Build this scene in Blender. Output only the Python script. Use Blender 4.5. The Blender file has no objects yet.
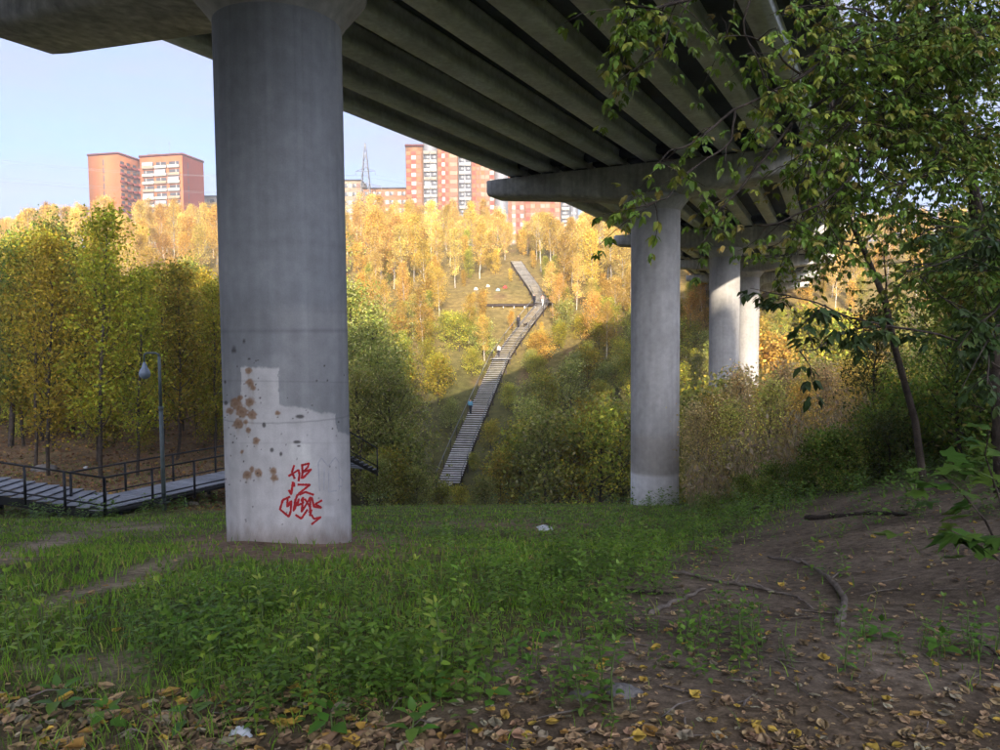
import bpy, math, random
import numpy as np
from mathutils import Vector, Matrix, Euler
R = math.radians
rs = np.random.RandomState
scene = bpy.context.scene
COL = scene.collection

# ------------------------------------------------------------------ camera
F = 750.0                                   # focal length in photo pixels (1000 wide)
PITCH, ROLL = -3.25, -0.48
cam_d = bpy.data.cameras.new('camera'); cam = bpy.data.objects.new('camera', cam_d); COL.objects.link(cam)
cam_d.sensor_width = 36.0; cam_d.lens = 36.0 * F / 1000.0; cam_d.clip_end = 4000; cam_d.clip_start = 0.05
Mcam = Matrix.Rotation(R(90 + PITCH), 4, 'X') @ Matrix.Rotation(R(ROLL), 4, 'Z')
cam.matrix_world = Mcam
scene.camera = cam
RC = np.array(Mcam.to_3x3())

# ------------------------------------------------------------------ light
SUN_EL, SUN_X, SUN_Y = 15.0, 0.05, -1.0     # direction towards the sun (behind the camera)
SKY, SUN, EXPO = 0.15, 2.0, 2.5
world = bpy.data.worlds.new('World'); scene.world = world; world.use_nodes = True
wn = world.node_tree; wn.nodes.clear()
wo = wn.nodes.new('ShaderNodeOutputWorld'); wb = wn.nodes.new('ShaderNodeBackground')
st = wn.nodes.new('ShaderNodeTexSky'); st.sky_type = 'NISHITA'; st.sun_disc = False
st.sun_elevation = R(SUN_EL); st.sun_rotation = math.atan2(SUN_X, SUN_Y)
st.altitude = 150; st.air_density = 0.4; st.dust_density = 8.0; st.ozone_density = 3.5
tc = wn.nodes.new('ShaderNodeTexCoord'); mp = wn.nodes.new('ShaderNodeMapping'); mp.inputs['Scale'].default_value = (1.0, 1.0, 5.5)
mp.inputs['Rotation'].default_value = (0.1, 0.12, 0.4)
nz = wn.nodes.new('ShaderNodeTexNoise'); nz.inputs['Scale'].default_value = 1.9; nz.inputs['Detail'].default_value = 7; nz.inputs['Roughness'].default_value = 0.6
nz.inputs['Distortion'].default_value = 0.4
cr = wn.nodes.new('ShaderNodeValToRGB'); cr.color_ramp.elements[0].position = 0.38; cr.color_ramp.elements[1].position = 0.66
cr.color_ramp.elements[0].color = (0.3,) * 3 + (1,); cr.color_ramp.elements[1].color = (0.92,) * 3 + (1,)
mx = wn.nodes.new('ShaderNodeMixRGB'); mx.inputs[2].default_value = (.77, .79, .96, 1)
wn.links.new(tc.outputs['Generated'], mp.inputs[0]); wn.links.new(mp.outputs[0], nz.inputs['Vector'])
wn.links.new(nz.outputs['Fac'], cr.inputs[0]); wn.links.new(cr.outputs[0], mx.inputs[0])
wn.links.new(st.outputs[0], mx.inputs[1]); wn.links.new(mx.outputs[0], wb.inputs[0]); wb.inputs[1].default_value = SKY
wn.links.new(wb.outputs[0], wo.inputs[0])
sl = bpy.data.lights.new('sun', 'SUN'); sl.energy = SUN; sl.angle = R(0.5); sl.color = (1.0, 0.86, 0.66)
so = bpy.data.objects.new('sun', sl); COL.objects.link(so)
_h = math.hypot(SUN_X, SUN_Y)
sdir = Vector((SUN_X / _h * math.cos(R(SUN_EL)), SUN_Y / _h * math.cos(R(SUN_EL)), math.sin(R(SUN_EL))))
so.rotation_euler = sdir.to_track_quat('Z', 'Y').to_euler(); so.location = (0, -40, 80)
scene.view_settings.view_transform = 'Standard'; scene.view_settings.look = 'None'
scene.view_settings.exposure = EXPO; scene.view_settings.gamma = 1.0; scene.view_settings.use_curve_mapping = False
scene.render.engine = 'CYCLES'
cy = scene.cycles
cy.max_bounces = 6; cy.diffuse_bounces = 4; cy.glossy_bounces = 2; cy.transmission_bounces = 3; cy.transparent_max_bounces = 6
cy.volume_bounces = 0; cy.use_denoising = True; cy.use_adaptive_sampling = True; cy.adaptive_threshold = 0.02
cy.caustics_reflective = False; cy.caustics_refractive = False

# ------------------------------------------------------------------ pixel <-> place
def ray(px, py):
    v = np.stack([(np.asarray(px, float) - 500) / F, -(np.asarray(py, float) - 375) / F, -np.ones_like(np.asarray(px, float) + np.asarray(py, float))], -1)
    w = v @ RC.T
    return w / w[..., 1:2]                       # scaled so that y = 1
def at(px, py, d):
    return Vector(ray(px, py) * d)
def proj(P):
    P = np.asarray(P, float); c = P @ RC
    return 500 + F * c[..., 0] / -c[..., 2], 375 - F * c[..., 1] / -c[..., 2]

# ------------------------------------------------------------------ terrain height
def sstep(a, b, x):
    t = np.clip((np.asarray(x, float) - a) / (b - a), 0, 1); return t * t * (3 - 2 * t)
def vnoise(x, y, s, seed=0):
    r = rs(seed); o = 0
    for k in range(5):
        a = r.uniform(0, 6.28); f = r.uniform(.6, 1.6) / s; o = o + np.sin((x * math.cos(a) + y * math.sin(a)) * f * 6.28 + r.uniform(0, 6.28))
    return o / 5
YK = np.array([-15, -4, 0, 3, 6, 9, 11, 13, 18, 24, 31, 35, 40, 48, 56, 62, 68, 72, 84, 97, 114, 138, 160, 190, 260, 420, 900.])
ZK = np.array([-.9, -1.35, -1.5, -1.72, -2.12, -2.68, -3.2, -3.7, -4.65, -5.8, -7.25, -8.1, -9.7, -12, -14.3, -15.4, -15.4, -14.6, -9.8, -4, 4.2, 12.5, 18, 22, 25, 28, 30])
SK = np.array([18, 20, 24, 28, 36, 45, 60, 80, 97, 114.])
SZ = np.array([-4.5, -4.95, -6.0, -6.25, -6.15, -5.5, -4.2, -3.4, -2.6, 4.2])
def sm(y, a, b, w):
    return (np.interp(y - w, a, b) + 2 * np.interp(y, a, b) + np.interp(y + w, a, b)) / 4
def H(x, y):
    x = np.asarray(x, float); y = np.asarray(y, float)
    w = np.clip(.06 * np.abs(y), .5, 6)
    z = sm(y, YK, ZK, w)
    sp = sm(y, SK, SZ, 1.2)
    wl = sstep(-7, -15, x) * sstep(17, 24, y) * (1 - sstep(108, 114, y))
    z = z * (1 - wl) + sp * wl
    xs = 2.6 + np.maximum(0, y - 12) * .25
    s = np.maximum(0, x - xs); s = s * s / (s + 1.2)
    z = z + 8 * (1 - np.exp(-.28 * s / 8)) * (1 - sstep(42, 66, y)) * sstep(-12, -2, y)
    sun_block_h = 41 - 10 * np.maximum(sstep(22.5, 23.3, x), sstep(17.6, 18.6, x) * (1 - sstep(20.2, 21.2, x))) + 3 * vnoise(x, 0 * x, 60, 5) * sstep(25, 60, np.abs(x))  # unseen ridge behind the camera, height and gaps shaped to block the sun
    z = z + (sun_block_h + 1) * sstep(-14, -100, y)
    z = z + .05 * vnoise(x, y, 2.3, 1) * sstep(0, 3, y) + .35 * vnoise(x, y, 17, 2) * sstep(34, 50, y) + .9 * vnoise(x, y, 45, 3) * sstep(90, 130, y)
    z = z + .10 * np.exp(-((x + 3.6) ** 2 + (y - 11.9) ** 2) / 2.6)
    return z
def Hf(x, y): return float(H(x, y))
YM = np.concatenate([np.arange(1.2, 12, .12), np.geomspace(12, 260, 240)])
def ground(px, py):
    px = np.atleast_1d(np.asarray(px, float)); py = np.atleast_1d(np.asarray(py, float)); out = np.full((len(px), 3), np.nan)
    for a in range(0, len(px), 4000):
        r = ray(px[a:a + 4000], py[a:a + 4000])
        X = r[:, 0:1] * YM; Z = r[:, 2:3] * YM; Y = np.broadcast_to(YM, X.shape)
        g = Z - H(X, Y); hit = g < 0; k = hit.argmax(1); ok = hit.any(1) & (k > 0); i = np.arange(len(r)); k0 = np.maximum(k - 1, 0)
        t = g[i, k0] / (g[i, k0] - g[i, k] + 1e-9); yy = YM[k0] + t * (YM[k] - YM[k0])
        p = r * yy[:, None]; p[:, 2] = H(p[:, 0], p[:, 1]); p[~ok] = np.nan; out[a:a + 4000] = p
    return out
def gp(px, py): return Vector(ground(px, py)[0])

# ------------------------------------------------------------------ materials
def newmat(name):
    m = bpy.data.materials.new(name); m.use_nodes = True; nt = m.node_tree; nt.nodes.clear()
    return m, nt, nt.nodes.new('ShaderNodeOutputMaterial')
def N(nt, t, **k):
    n = nt.nodes.new(t)
    for a, b in k.items():
        if a in n.inputs: n.inputs[a].default_value = b
        else: setattr(n, a, b)
    return n
def noise_mul(nt, src, lo, hi, scale, detail=6, vec=None, p0=.3, p1=.7):
    n = N(nt, 'ShaderNodeTexNoise'); n.inputs['Scale'].default_value = scale; n.inputs['Detail'].default_value = detail
    if vec: nt.links.new(vec, n.inputs['Vector'])
    mr = N(nt, 'ShaderNodeMapRange'); mr.inputs[1].default_value = p0; mr.inputs[2].default_value = p1; mr.inputs[3].default_value = lo; mr.inputs[4].default_value = hi
    nt.links.new(n.outputs['Fac'], mr.inputs[0])
    mu = N(nt, 'ShaderNodeMixRGB', blend_type='MULTIPLY'); mu.inputs[0].default_value = 1
    nt.links.new(src, mu.inputs[1]); nt.links.new(mr.outputs[0], mu.inputs[2])
    return mu.outputs[0], n.outputs['Fac']
def surf(name, col=None, rough=.9, attr=False, noises=((.7, 1.25, 3),), bump=0, bscale=20, spec=.2, streak=0, metal=0, rand=0):
    m, nt, out = newmat(name)
    bs = N(nt, 'ShaderNodeBsdfPrincipled'); bs.inputs['Roughness'].default_value = rough; bs.inputs['Specular IOR Level'].default_value = spec; bs.inputs['Metallic'].default_value = metal
    if attr:
        a = N(nt, 'ShaderNodeAttribute', attribute_name='Col'); src = a.outputs['Color']
    else:
        c = N(nt, 'ShaderNodeRGB'); c.outputs[0].default_value = (*col, 1); src = c.outputs[0]
    geo = N(nt, 'ShaderNodeNewGeometry')
    for lo, hi, sc in noises: src, _ = noise_mul(nt, src, lo, hi, sc, vec=geo.outputs['Position'])
    if streak:
        mpg = N(nt, 'ShaderNodeMapping'); mpg.inputs['Scale'].default_value = (1, 1, .06); nt.links.new(geo.outputs['Position'], mpg.inputs[0])
        src, _ = noise_mul(nt, src, 1 - streak, 1 + streak * .5, 5, vec=mpg.outputs[0])
    if rand:
        oi = N(nt, 'ShaderNodeObjectInfo'); mr = N(nt, 'ShaderNodeMapRange'); mr.inputs[3].default_value = 1 - rand; mr.inputs[4].default_value = 1 + rand
        nt.links.new(oi.outputs['Random'], mr.inputs[0]); mu = N(nt, 'ShaderNodeMixRGB', blend_type='MULTIPLY'); mu.inputs[0].default_value = 1
        nt.links.new(src, mu.inputs[1]); nt.links.new(mr.outputs[0], mu.inputs[2]); src = mu.outputs[0]
    nt.links.new(src, bs.inputs['Base Color'])
    if bump:
        n = N(nt, 'ShaderNodeTexNoise'); n.inputs['Scale'].default_value = bscale; n.inputs['Detail'].default_value = 8; nt.links.new(geo.outputs['Position'], n.inputs['Vector'])
        b = N(nt, 'ShaderNodeBump'); b.inputs['Strength'].default_value = bump; b.inputs['Distance'].default_value = .02
        nt.links.new(n.outputs['Fac'], b.inputs['Height']); nt.links.new(b.outputs[0], bs.inputs['Normal'])
    nt.links.new(bs.outputs[0], out.inputs[0])
    return m
def leafmat(name, trans=.35, rand=.25, rough=.6, huev=.012):
    m, nt, out = newmat(name)
    a = N(nt, 'ShaderNodeAttribute', attribute_name='Col'); oi = N(nt, 'ShaderNodeObjectInfo')
    hs = N(nt, 'ShaderNodeHueSaturation')
    mr = N(nt, 'ShaderNodeMapRange'); mr.inputs[3].default_value = 1 - rand; mr.inputs[4].default_value = 1 + rand
    mh = N(nt, 'ShaderNodeMapRange'); mh.inputs[3].default_value = .5 - huev; mh.inputs[4].default_value = .5 + huev
    sq = N(nt, 'ShaderNodeMath', operation='FRACT'); mm = N(nt, 'ShaderNodeMath', operation='MULTIPLY'); mm.inputs[1].default_value = 7.13
    nt.links.new(oi.outputs['Random'], mr.inputs[0]); nt.links.new(oi.outputs['Random'], mm.inputs[0]); nt.links.new(mm.outputs[0], sq.inputs[0]); nt.links.new(sq.outputs[0], mh.inputs[0])
    nt.links.new(mr.outputs[0], hs.inputs['Value']); nt.links.new(mh.outputs[0], hs.inputs['Hue']); nt.links.new(a.outputs['Color'], hs.inputs['Color'])
    bs = N(nt, 'ShaderNodeBsdfPrincipled'); bs.inputs['Roughness'].default_value = rough; bs.inputs['Specular IOR Level'].default_value = .25
    tr = N(nt, 'ShaderNodeBsdfTranslucent'); mxs = N(nt, 'ShaderNodeMixShader'); mxs.inputs[0].default_value = trans
    nt.links.new(hs.outputs[0], bs.inputs['Base Color']); nt.links.new(hs.outputs[0], tr.inputs[0])
    nt.links.new(bs.outputs[0], mxs.inputs[1]); nt.links.new(tr.outputs[0], mxs.inputs[2]); nt.links.new(mxs.outputs[0], out.inputs[0])
    return m
M = {}
M['ground'] = surf('ground', attr=True, rough=1, noises=((.65, 1.35, 1.3), (.6, 1.4, 14), (.7, 1.3, 70)), bump=.9, bscale=9, spec=.05)
M['concrete'] = surf('concrete', (.47, .465, .455), .85, noises=((.8, 1.15, .7), (.85, 1.12, 6), (.93, 1.06, 60)), bump=.15, bscale=40, streak=.16)
M['concrete_col'] = surf('concrete_painted', attr=True, rough=.8, noises=((.86, 1.1, .8), (.9, 1.08, 5), (.94, 1.05, 50)), bump=.1, bscale=35, streak=.12)
M['concrete_cap'] = surf('concrete_stained', (.52, .51, .49), .9, noises=((.65, 1.2, .8), (.8, 1.15, 5), (.9, 1.08, 40)), bump=.2, bscale=30, streak=.3)
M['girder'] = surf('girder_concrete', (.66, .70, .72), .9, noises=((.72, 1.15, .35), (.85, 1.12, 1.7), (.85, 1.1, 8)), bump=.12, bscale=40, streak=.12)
M['slab'] = surf('slab_shade_tone', (.07, .085, .095), .9, noises=((.7, 1.2, .7), (.85, 1.1, 8)), bump=.1, bscale=30)  # concrete made near-black: the shade between the girders is put into its colour
M['bark'] = surf('bark', (.075, .058, .045), .95, noises=((.6, 1.4, 6), (.7, 1.3, 40)), bump=.5, bscale=45, streak=.2, rand=.25)
M['birch'] = surf('pale_bark', (.42, .37, .30), .9, noises=((.5, 1.2, 4), (.8, 1.2, 20)), rand=.25)
M['twig'] = surf('dead_wood', (.20, .165, .135), .95, noises=((.6, 1.3, 8), (.8, 1.2, 50)), bump=.5, bscale=60)
M['leaf'] = leafmat('leaf')
M['leaf_near'] = leafmat('leaf_near', .3, .1, .45, .01)
M['grass'] = leafmat('grass_blade', .3, 0, .6, 0)
M['litter'] = leafmat('dry_leaf', .12, .1, .7, .01)
M['blackmetal'] = surf('black_metal', (.018, .018, .02), .5, noises=((.7, 1.3, 5),), spec=.4)
M['lampmetal'] = surf('grey_green_metal', (.10, .125, .125), .5, noises=((.8, 1.2, 5),), spec=.4)
M['lampglass'] = surf('blue_grey_lamp', (.22, .27, .34), .25, noises=((.9, 1.1, 9),), spec=.5)
M['deckwood'] = surf('grey_deck', (.26, .27, .29), .8, noises=((.8, 1.15, 2), (.85, 1.15, 12)), rand=.12)
M['tread'] = surf('worn_grey_tread', (.70, .67, .64), .85, noises=((.7, 1.2, 2), (.85, 1.15, 12)), rand=.2)
M['darkwood'] = surf('dark_timber', (.06, .045, .04), .9, noises=((.7, 1.3, 3),))
M['stone'] = surf('grey_stone', (.19, .175, .16), .9, noises=((.6, 1.3, 7), (.8, 1.2, 40)), bump=.6, bscale=30)
M['palestone'] = surf('pale_stone', (.5, .43, .33), .9, noises=((.6, 1.3, 9), (.8, 1.2, 40)), bump=.6, bscale=30)
M['plastic'] = surf('white_plastic', (.62, .64, .66), .4, noises=((.85, 1.1, 12),), spec=.5)
M['water'] = surf('stream_water', (.03, .035, .03), .12, noises=((.8, 1.2, .5),), spec=.5, bump=.1, bscale=3)
M['redpaint'] = surf('red_spray_paint', (.50, .025, .03), .7, noises=((.8, 1.2, 14),))
M['greypaint'] = surf('faded_grey_spray', (.52, .52, .56), .8, noises=((.85, 1.1, 14),))
for k, c in dict(brick=(.52, .18, .065), brickred=(.38, .085, .055), cream=(.42, .32, .22), white=(.58, .55, .50), win=(.10, .10, .115), pale=(.42, .37, .30), orange=(.42, .19, .08),
                 redpanel=(.37, .10, .065), rose=(.40, .19, .12), greyglaze=(.36, .37, .40), lav=(.42, .42, .46), steel=(.32, .33, .35), roof=(.2, .19, .18)).items():
    M[k] = surf(k + '_facade', tuple(.56 * v for v in c), .8 if k != 'win' else .3, noises=((.88, 1.1, .15), (.92, 1.06, 2)))
for k, c in dict(bluecloth=(.10, .26, .36), blackcloth=(.015, .015, .02), darkcloth=(.04, .035, .04), pinkcloth=(.55, .30, .26), whitecloth=(.6, .58, .55), skin=(.5, .3, .22), hair=(.03, .02, .015),
                 dogfur=(.04, .03, .025), redtarp=(.5, .06, .05), tealtarp=(.25, .40, .38), paletarp=(.62, .55, .42)).items():
    M[k] = surf(k, c, .85, noises=((.85, 1.15, 8),))

# ------------------------------------------------------------------ mesh helpers
def link(o, parent=None):
    COL.objects.link(o)
    if parent is not None: o.parent = parent
    return o
def tag(o, label=None, cat=None, group=None, kind=None):
    if label: o['label'] = label
    if cat: o['category'] = cat
    if group: o['group'] = group
    if kind: o['kind'] = kind
    return o
def empty(name, loc=(0, 0, 0), rz=0, label=None, cat=None, group=None):
    o = bpy.data.objects.new(name, None); link(o); o.location = loc; o.rotation_euler = (0, 0, rz); o.empty_display_size = .2
    return tag(o, label, cat, group)
def np_mesh(name, V, Fs, mat, col=None, smooth=False):
    V = np.asarray(V, np.float32); me = bpy.data.meshes.new(name)
    Fs = [np.asarray(f, np.int32) for f in (Fs if isinstance(Fs, list) else [Fs]) if len(f)]
    me.vertices.add(len(V)); me.vertices.foreach_set('co', V.ravel())
    li = np.concatenate([f.ravel() for f in Fs]); tot = np.concatenate([np.full(len(f), f.shape[1], np.int32) for f in Fs])
    me.loops.add(len(li)); me.loops.foreach_set('vertex_index', li)
    me.polygons.add(len(tot)); me.polygons.foreach_set('loop_start', np.concatenate([[0], np.cumsum(tot)[:-1]]).astype(np.int32))
    if smooth: me.polygons.foreach_set('use_smooth', np.ones(len(tot), bool))
    me.update(calc_edges=True); me.validate()
    if col is not None:
        at_ = me.color_attributes.new('Col', 'FLOAT_COLOR', 'POINT'); c = np.ones((len(V), 4), np.float32); c[:, :3] = col; at_.data.foreach_set('color', c.ravel())
    if mat is not None: me.materials.append(mat)
    return me
def obj(name, me, parent=None, loc=(0, 0, 0), rot=(0, 0, 0), scale=None):
    o = bpy.data.objects.new(name, me); link(o, parent); o.location = loc; o.rotation_euler = rot
    if scale: o.scale = scale
    return o
class MB:
    def __init__(s): s.v = []; s.q = []; s.t = []; s.n = 0
    def add(s, V, q=(), t=()):
        s.v.append(np.asarray(V, float)); s.q += [tuple(i + s.n for i in f) for f in q]; s.t += [tuple(i + s.n for i in f) for f in t]; s.n += len(V)
    def box(s, c, d, rz=0, R3=None):
        x, y, z = [k / 2 for k in d]
        V = np.array([(a * x, b * y, e * z) for e in (-1, 1) for a, b in ((-1, -1), (1, -1), (1, 1), (-1, 1))])
        if R3 is not None: V = V @ np.asarray(R3).T
        elif rz: V = V @ np.array(Matrix.Rotation(rz, 3, 'Z')).T
        s.add(V + np.array(c), [(3, 2, 1, 0), (4, 5, 6, 7), (0, 1, 5, 4), (1, 2, 6, 5), (2, 3, 7, 6), (3, 0, 4, 7)])
    def bar(s, p, q, w, h=None):
        p = Vector(p); q = Vector(q); d = q - p; h = h or w
        s.box((p + q) / 2, (w, h, d.length), R3=d.to_track_quat('Z', 'Y').to_matrix())
    def tube(s, pts, rad, sides=6, cap=True):
        pts = np.asarray([list(p) for p in pts], float); n = len(pts); rad = np.broadcast_to(rad, (n,))
        tg = np.gradient(pts, axis=0); tg /= np.linalg.norm(tg, axis=1)[:, None] + 1e-9
        a = np.array([1., 0, 0]) if abs(tg[0][0]) < .8 else np.array([0, 1., 0]); V = []
        for i in range(n):
            u = a - tg[i] * (a @ tg[i]); u /= np.linalg.norm(u) + 1e-9; w = np.cross(tg[i], u); a = u
            th = np.arange(sides) * 2 * math.pi / sides
            V.append(pts[i] + rad[i] * (np.cos(th)[:, None] * u + np.sin(th)[:, None] * w))
        V = np.concatenate(V); q = []
        for i in range(n - 1):
            for k in range(sides):
                k2 = (k + 1) % sides; q.append((i * sides + k, i * sides + k2, (i + 1) * sides + k2, (i + 1) * sides + k))
        t = []
        if cap:
            for k in range(1, sides - 1): t.append((0, k + 1, k)); t.append(((n - 1) * sides, (n - 1) * sides + k, (n - 1) * sides + k + 1))
        s.add(V, q, t)
    def lathe(s, prof, sides=24, c=(0, 0, 0)):
        th = np.arange(sides) * 2 * math.pi / sides
        V = np.concatenate([np.stack([r * np.cos(th) + c[0], r * np.sin(th) + c[1], np.full(sides, z + c[2])], 1) for r, z in prof]); q = []
        for i in range(len(prof) - 1):
            for k in range(sides):
                k2 = (k + 1) % sides; q.append((i * sides + k, i * sides + k2, (i + 1) * sides + k2, (i + 1) * sides + k))
        s.add(V, q)
    def mesh(s, name, mat, smooth=False):
        return np_mesh(name, np.concatenate(s.v), [np.array(s.q, int).reshape(-1, 4), np.array(s.t, int).reshape(-1, 3)], mat, smooth=smooth)
    def build(s, name, mat, parent=None, smooth=False, loc=(0, 0, 0), rot=(0, 0, 0)):
        return obj(name, s.mesh(name, mat, smooth), parent, loc, rot)
_ub = {}
def ubox(name, mat, parent, c, d, rz=0):
    if mat not in _ub:
        m = MB(); m.box((0, 0, 0), (1, 1, 1)); _ub[mat] = m.mesh('unit_block', M[mat])
    return obj(name, _ub[mat], parent, c, (0, 0, rz), d)

def leaflets(P, D, U, L, W, fold=.15):
    """arrays of folded pointed leaves: base P, direction D, up U"""
    S = np.cross(D, U); S /= np.linalg.norm(S, axis=1)[:, None] + 1e-9; U = np.cross(S, D)
    L = np.asarray(L)[:, None]; W = np.asarray(W)[:, None]
    b = P; m1 = P + D * L * .32; m2 = P + D * L * .68 - U * L * .05; tip = P + D * L - U * L * .14
    V = np.stack([b, m1 + S * W * .5 + U * W * fold, m1 - S * W * .5 + U * W * fold, m2 + S * W * .36 + U * W * fold * .8 - U * L * .02, m2 - S * W * .36 + U * W * fold * .8 - U * L * .02, tip, m1, m2], 1)
    n = len(P); o = np.arange(n)[:, None] * 8
    T = np.concatenate([o + np.array(f) for f in ((0, 1, 6), (0, 6, 2), (7, 3, 5), (7, 5, 4))]); Q = np.concatenate([o + np.array(f) for f in ((6, 1, 3, 7), (2, 6, 7, 4))])
    return V.reshape(-1, 3), T, Q
def unit(r, n):
    v = r.normal(size=(n, 3)); return v / np.linalg.norm(v, axis=1)[:, None]
def palette(r, pal, n, jit=.18):
    pal = np.array(pal); w = pal[:, 3] / pal[:, 3].sum(); i = r.choice(len(pal), n, p=w)
    return pal[i, :3] * np.exp(r.normal(0, jit, (n, 1))) * np.exp(r.normal(0, jit * .3, (n, 3)))

# ================================================================== SETTING: ground, stream
def blob(px, py, cx, cy_, rx, ry, soft=.35):
    d = np.sqrt(((px - cx) / rx) ** 2 + ((py - cy_) / ry) ** 2); return 1 - sstep(1 - soft, 1 + soft, d)
def zones(x, y):
    """bare-soil / path / litter weights of a ground point"""
    x = np.asarray(x, float); y = np.asarray(y, float); yc = np.maximum(y, 1.4)
    px, py = proj(np.stack([x, yc, H(x, yc)], -1))
    j = vnoise(x, y, 1.3, 11) * .30 * F / yc + vnoise(x, y, .45, 12) * .1 * F / yc
    bx = np.interp(py, [455, 480, 520, 560, 590, 620, 650, 700, 750, 900], [930, 850, 760, 655, 610, 575, 540, 455, 330, 120])
    near = (1 - sstep(17, 21, y))
    dirt = sstep(-45, 45, px - bx + 1.3 * j) * near * sstep(452, 470, py)
    dirt = dirt * (1 - sstep(2.2, 3.5, x - 2.6 - .38 * y) * .6)
    litter = sstep(672, 712, py + j * .25)
    red = np.maximum(blob(px, py + j * .1, 292, 546, 122, 17), .7 * blob(px, py + j * .2, 400, 548, 60, 8))
    red = np.maximum(red, .85 * blob(px, py + j * .15, 500, 516, 135, 12)) * near + .5 * blob(px, py, 545, 533, 25, 8)
    path = np.maximum(blob(px, py + (px - 30) * .25 + j * .16, 30, 549, 70, 8, .6), blob(px, py + (px - 110) * .35 + j * .16, 110, 585, 80, 8.5, .6))
    path = np.maximum(path, blob(px, py + j * .15, 130, 525, 50, 7, .6))
    path = np.maximum(path, .7 * blob(px, py + j * .3, 70, 662, 90, 11, .6))
    return px, py, dirt, np.clip(litter, 0, 1), np.clip(red, 0, 1), np.clip(path, 0, 1) * near
def axis(a0, a1, s0, g):
    v = [a0]
    while v[-1] < a1: v.append(v[-1] + max(s0, g * abs(v[-1])))
    return v
ys = np.array(list(np.arange(-130, -20, 6.)) + list(np.arange(-20, 1.4, 1.0)) + axis(1.4, 900, .09, .019))
xp = axis(0.05, 520, .11, .022); xsg = np.array([-v for v in xp[::-1]] + xp)
GX, GY = np.meshgrid(xsg, ys); GZ = H(GX, GY)
gx, gy = GX.ravel(), GY.ravel()
px, py, dirt, litter, red, path = zones(gx, gy)
def lerp(a, b, t): return a + (np.array(b) - a) * np.clip(t, 0, 1)[:, None]
gc = np.tile(np.array([.11, .115, .045]), (len(gx), 1))
gc = lerp(gc, (.12, .10, .05), sstep(-.2, .8, vnoise(gx, gy, 3.1, 21)) * .7)
gc = lerp(gc, (.165, .126, .093), dirt * .95)
gc = lerp(gc, (.14, .10, .062), litter * .8)
gc = lerp(gc, (.23, .155, .11), red); gc = lerp(gc, (.27, .215, .145), path)
spur = sstep(-6, -12, gx) * sstep(24, 29, gy) * (1 - sstep(95, 110, gy))
gc = lerp(gc, (.19, .115, .07), spur * (.75 + .25 * vnoise(gx, gy, 5, 31)))
far = sstep(34, 44, gy) * (1 - spur)
gc = lerp(gc, (.09, .085, .03), far)
gc = lerp(gc, (.24, .17, .06), sstep(88, 112, gy) * (.75 + .35 * vnoise(gx, gy, 14, 32)))
gc = lerp(gc, (.17, .10, .055), far * sstep(.35, .8, vnoise(gx, gy, 9, 33)) * .8)
gc = lerp(gc, (.12, .065, .045), blob(px, py, 588, 458, 13, 22) * far)
gc = lerp(gc, (.08, .09, .03), sstep(-14, -30, gy))
nx_, ny_ = len(xsg), len(ys); I = (np.arange(ny_ - 1)[:, None] * nx_ + np.arange(nx_ - 1)).ravel()
gme = np_mesh('ground', np.stack([gx, gy, GZ.ravel()], 1), np.stack([I, I + 1, I + nx_ + 1, I + nx_], 1), M['ground'], gc, True)
tag(obj('ground', gme), 'sloping ravine ground with grass, bare soil and leaf litter', kind='structure')
wm = MB(); _wx = np.linspace(-60, 60, 41); _yc = 65 + 1.2 * np.sin(_wx * .13)
wm.add(np.concatenate([np.stack([_wx, _yc - 3.2, np.full(41, -15.25)], 1), np.stack([_wx, _yc + 3.2, np.full(41, -15.25)], 1)]), [(k, k + 1, k + 42, k + 41) for k in range(40)])
tag(wm.build('stream_water', M['water']), 'dark narrow stream at the bottom of the ravine', kind='structure')

# ================================================================== BRIDGE
PR = [(-41, -45), (-27.5, -26), (-14.9, -6.7), (-3.52, 12.35), (6.48, 31.3), (15.25, 51.0), (23.3, 70.5), (30.0, 90.0), (36.7, 109.0), (40.5, 120.)]
PR = [Vector((a, b, 0)) for a, b in PR]
def capdir(i):
    a = PR[max(i - 1, 0)]; b = PR[min(i + 1, len(PR) - 1)]; d = (b - a).normalized(); return Vector((d.y, -d.x, 0))       # points right
CD = [capdir(i) for i in range(len(PR))]
ZT, ZB, CR = 6.75, 6.87, 1.0                       # top of cap, bottom of girders, column radius
def on(i, t, z): return PR[i] + CD[i] * t + Vector((0, 0, z))
bridge = empty('bridge_deck', (0, 0, 0), 0, 'long concrete girder bridge deck carried on round pillars over the ravine', 'bridge'); bridge['kind'] = 'thing'
HALF = [(.29, 0), (.30, .05), (.30, .22), (.17, .34), (.17, .52), (.22, .57), (.22, .62)]
SEC = [(-a, b) for a, b in HALF] + [(a, b) for a, b in HALF[::-1]]
TS = [k * 1.525 for k in range(-4, 5)]
def loft(secA, secB):
    n = len(secA); m = MB(); m.add([tuple(v) for v in secA + secB], [(k, (k + 1) % n, n + (k + 1) % n, n + k) for k in range(n)])
    for a, b in ((secA, 0), (secB, 1)):
        c = sum((Vector(v) for v in a), Vector()) / n
        m.add([tuple(v) for v in a] + [tuple(c)], t=[(k, (k + 1) % n, n) if b else ((k + 1) % n, k, n) for k in range(n)])
    return m
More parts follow.
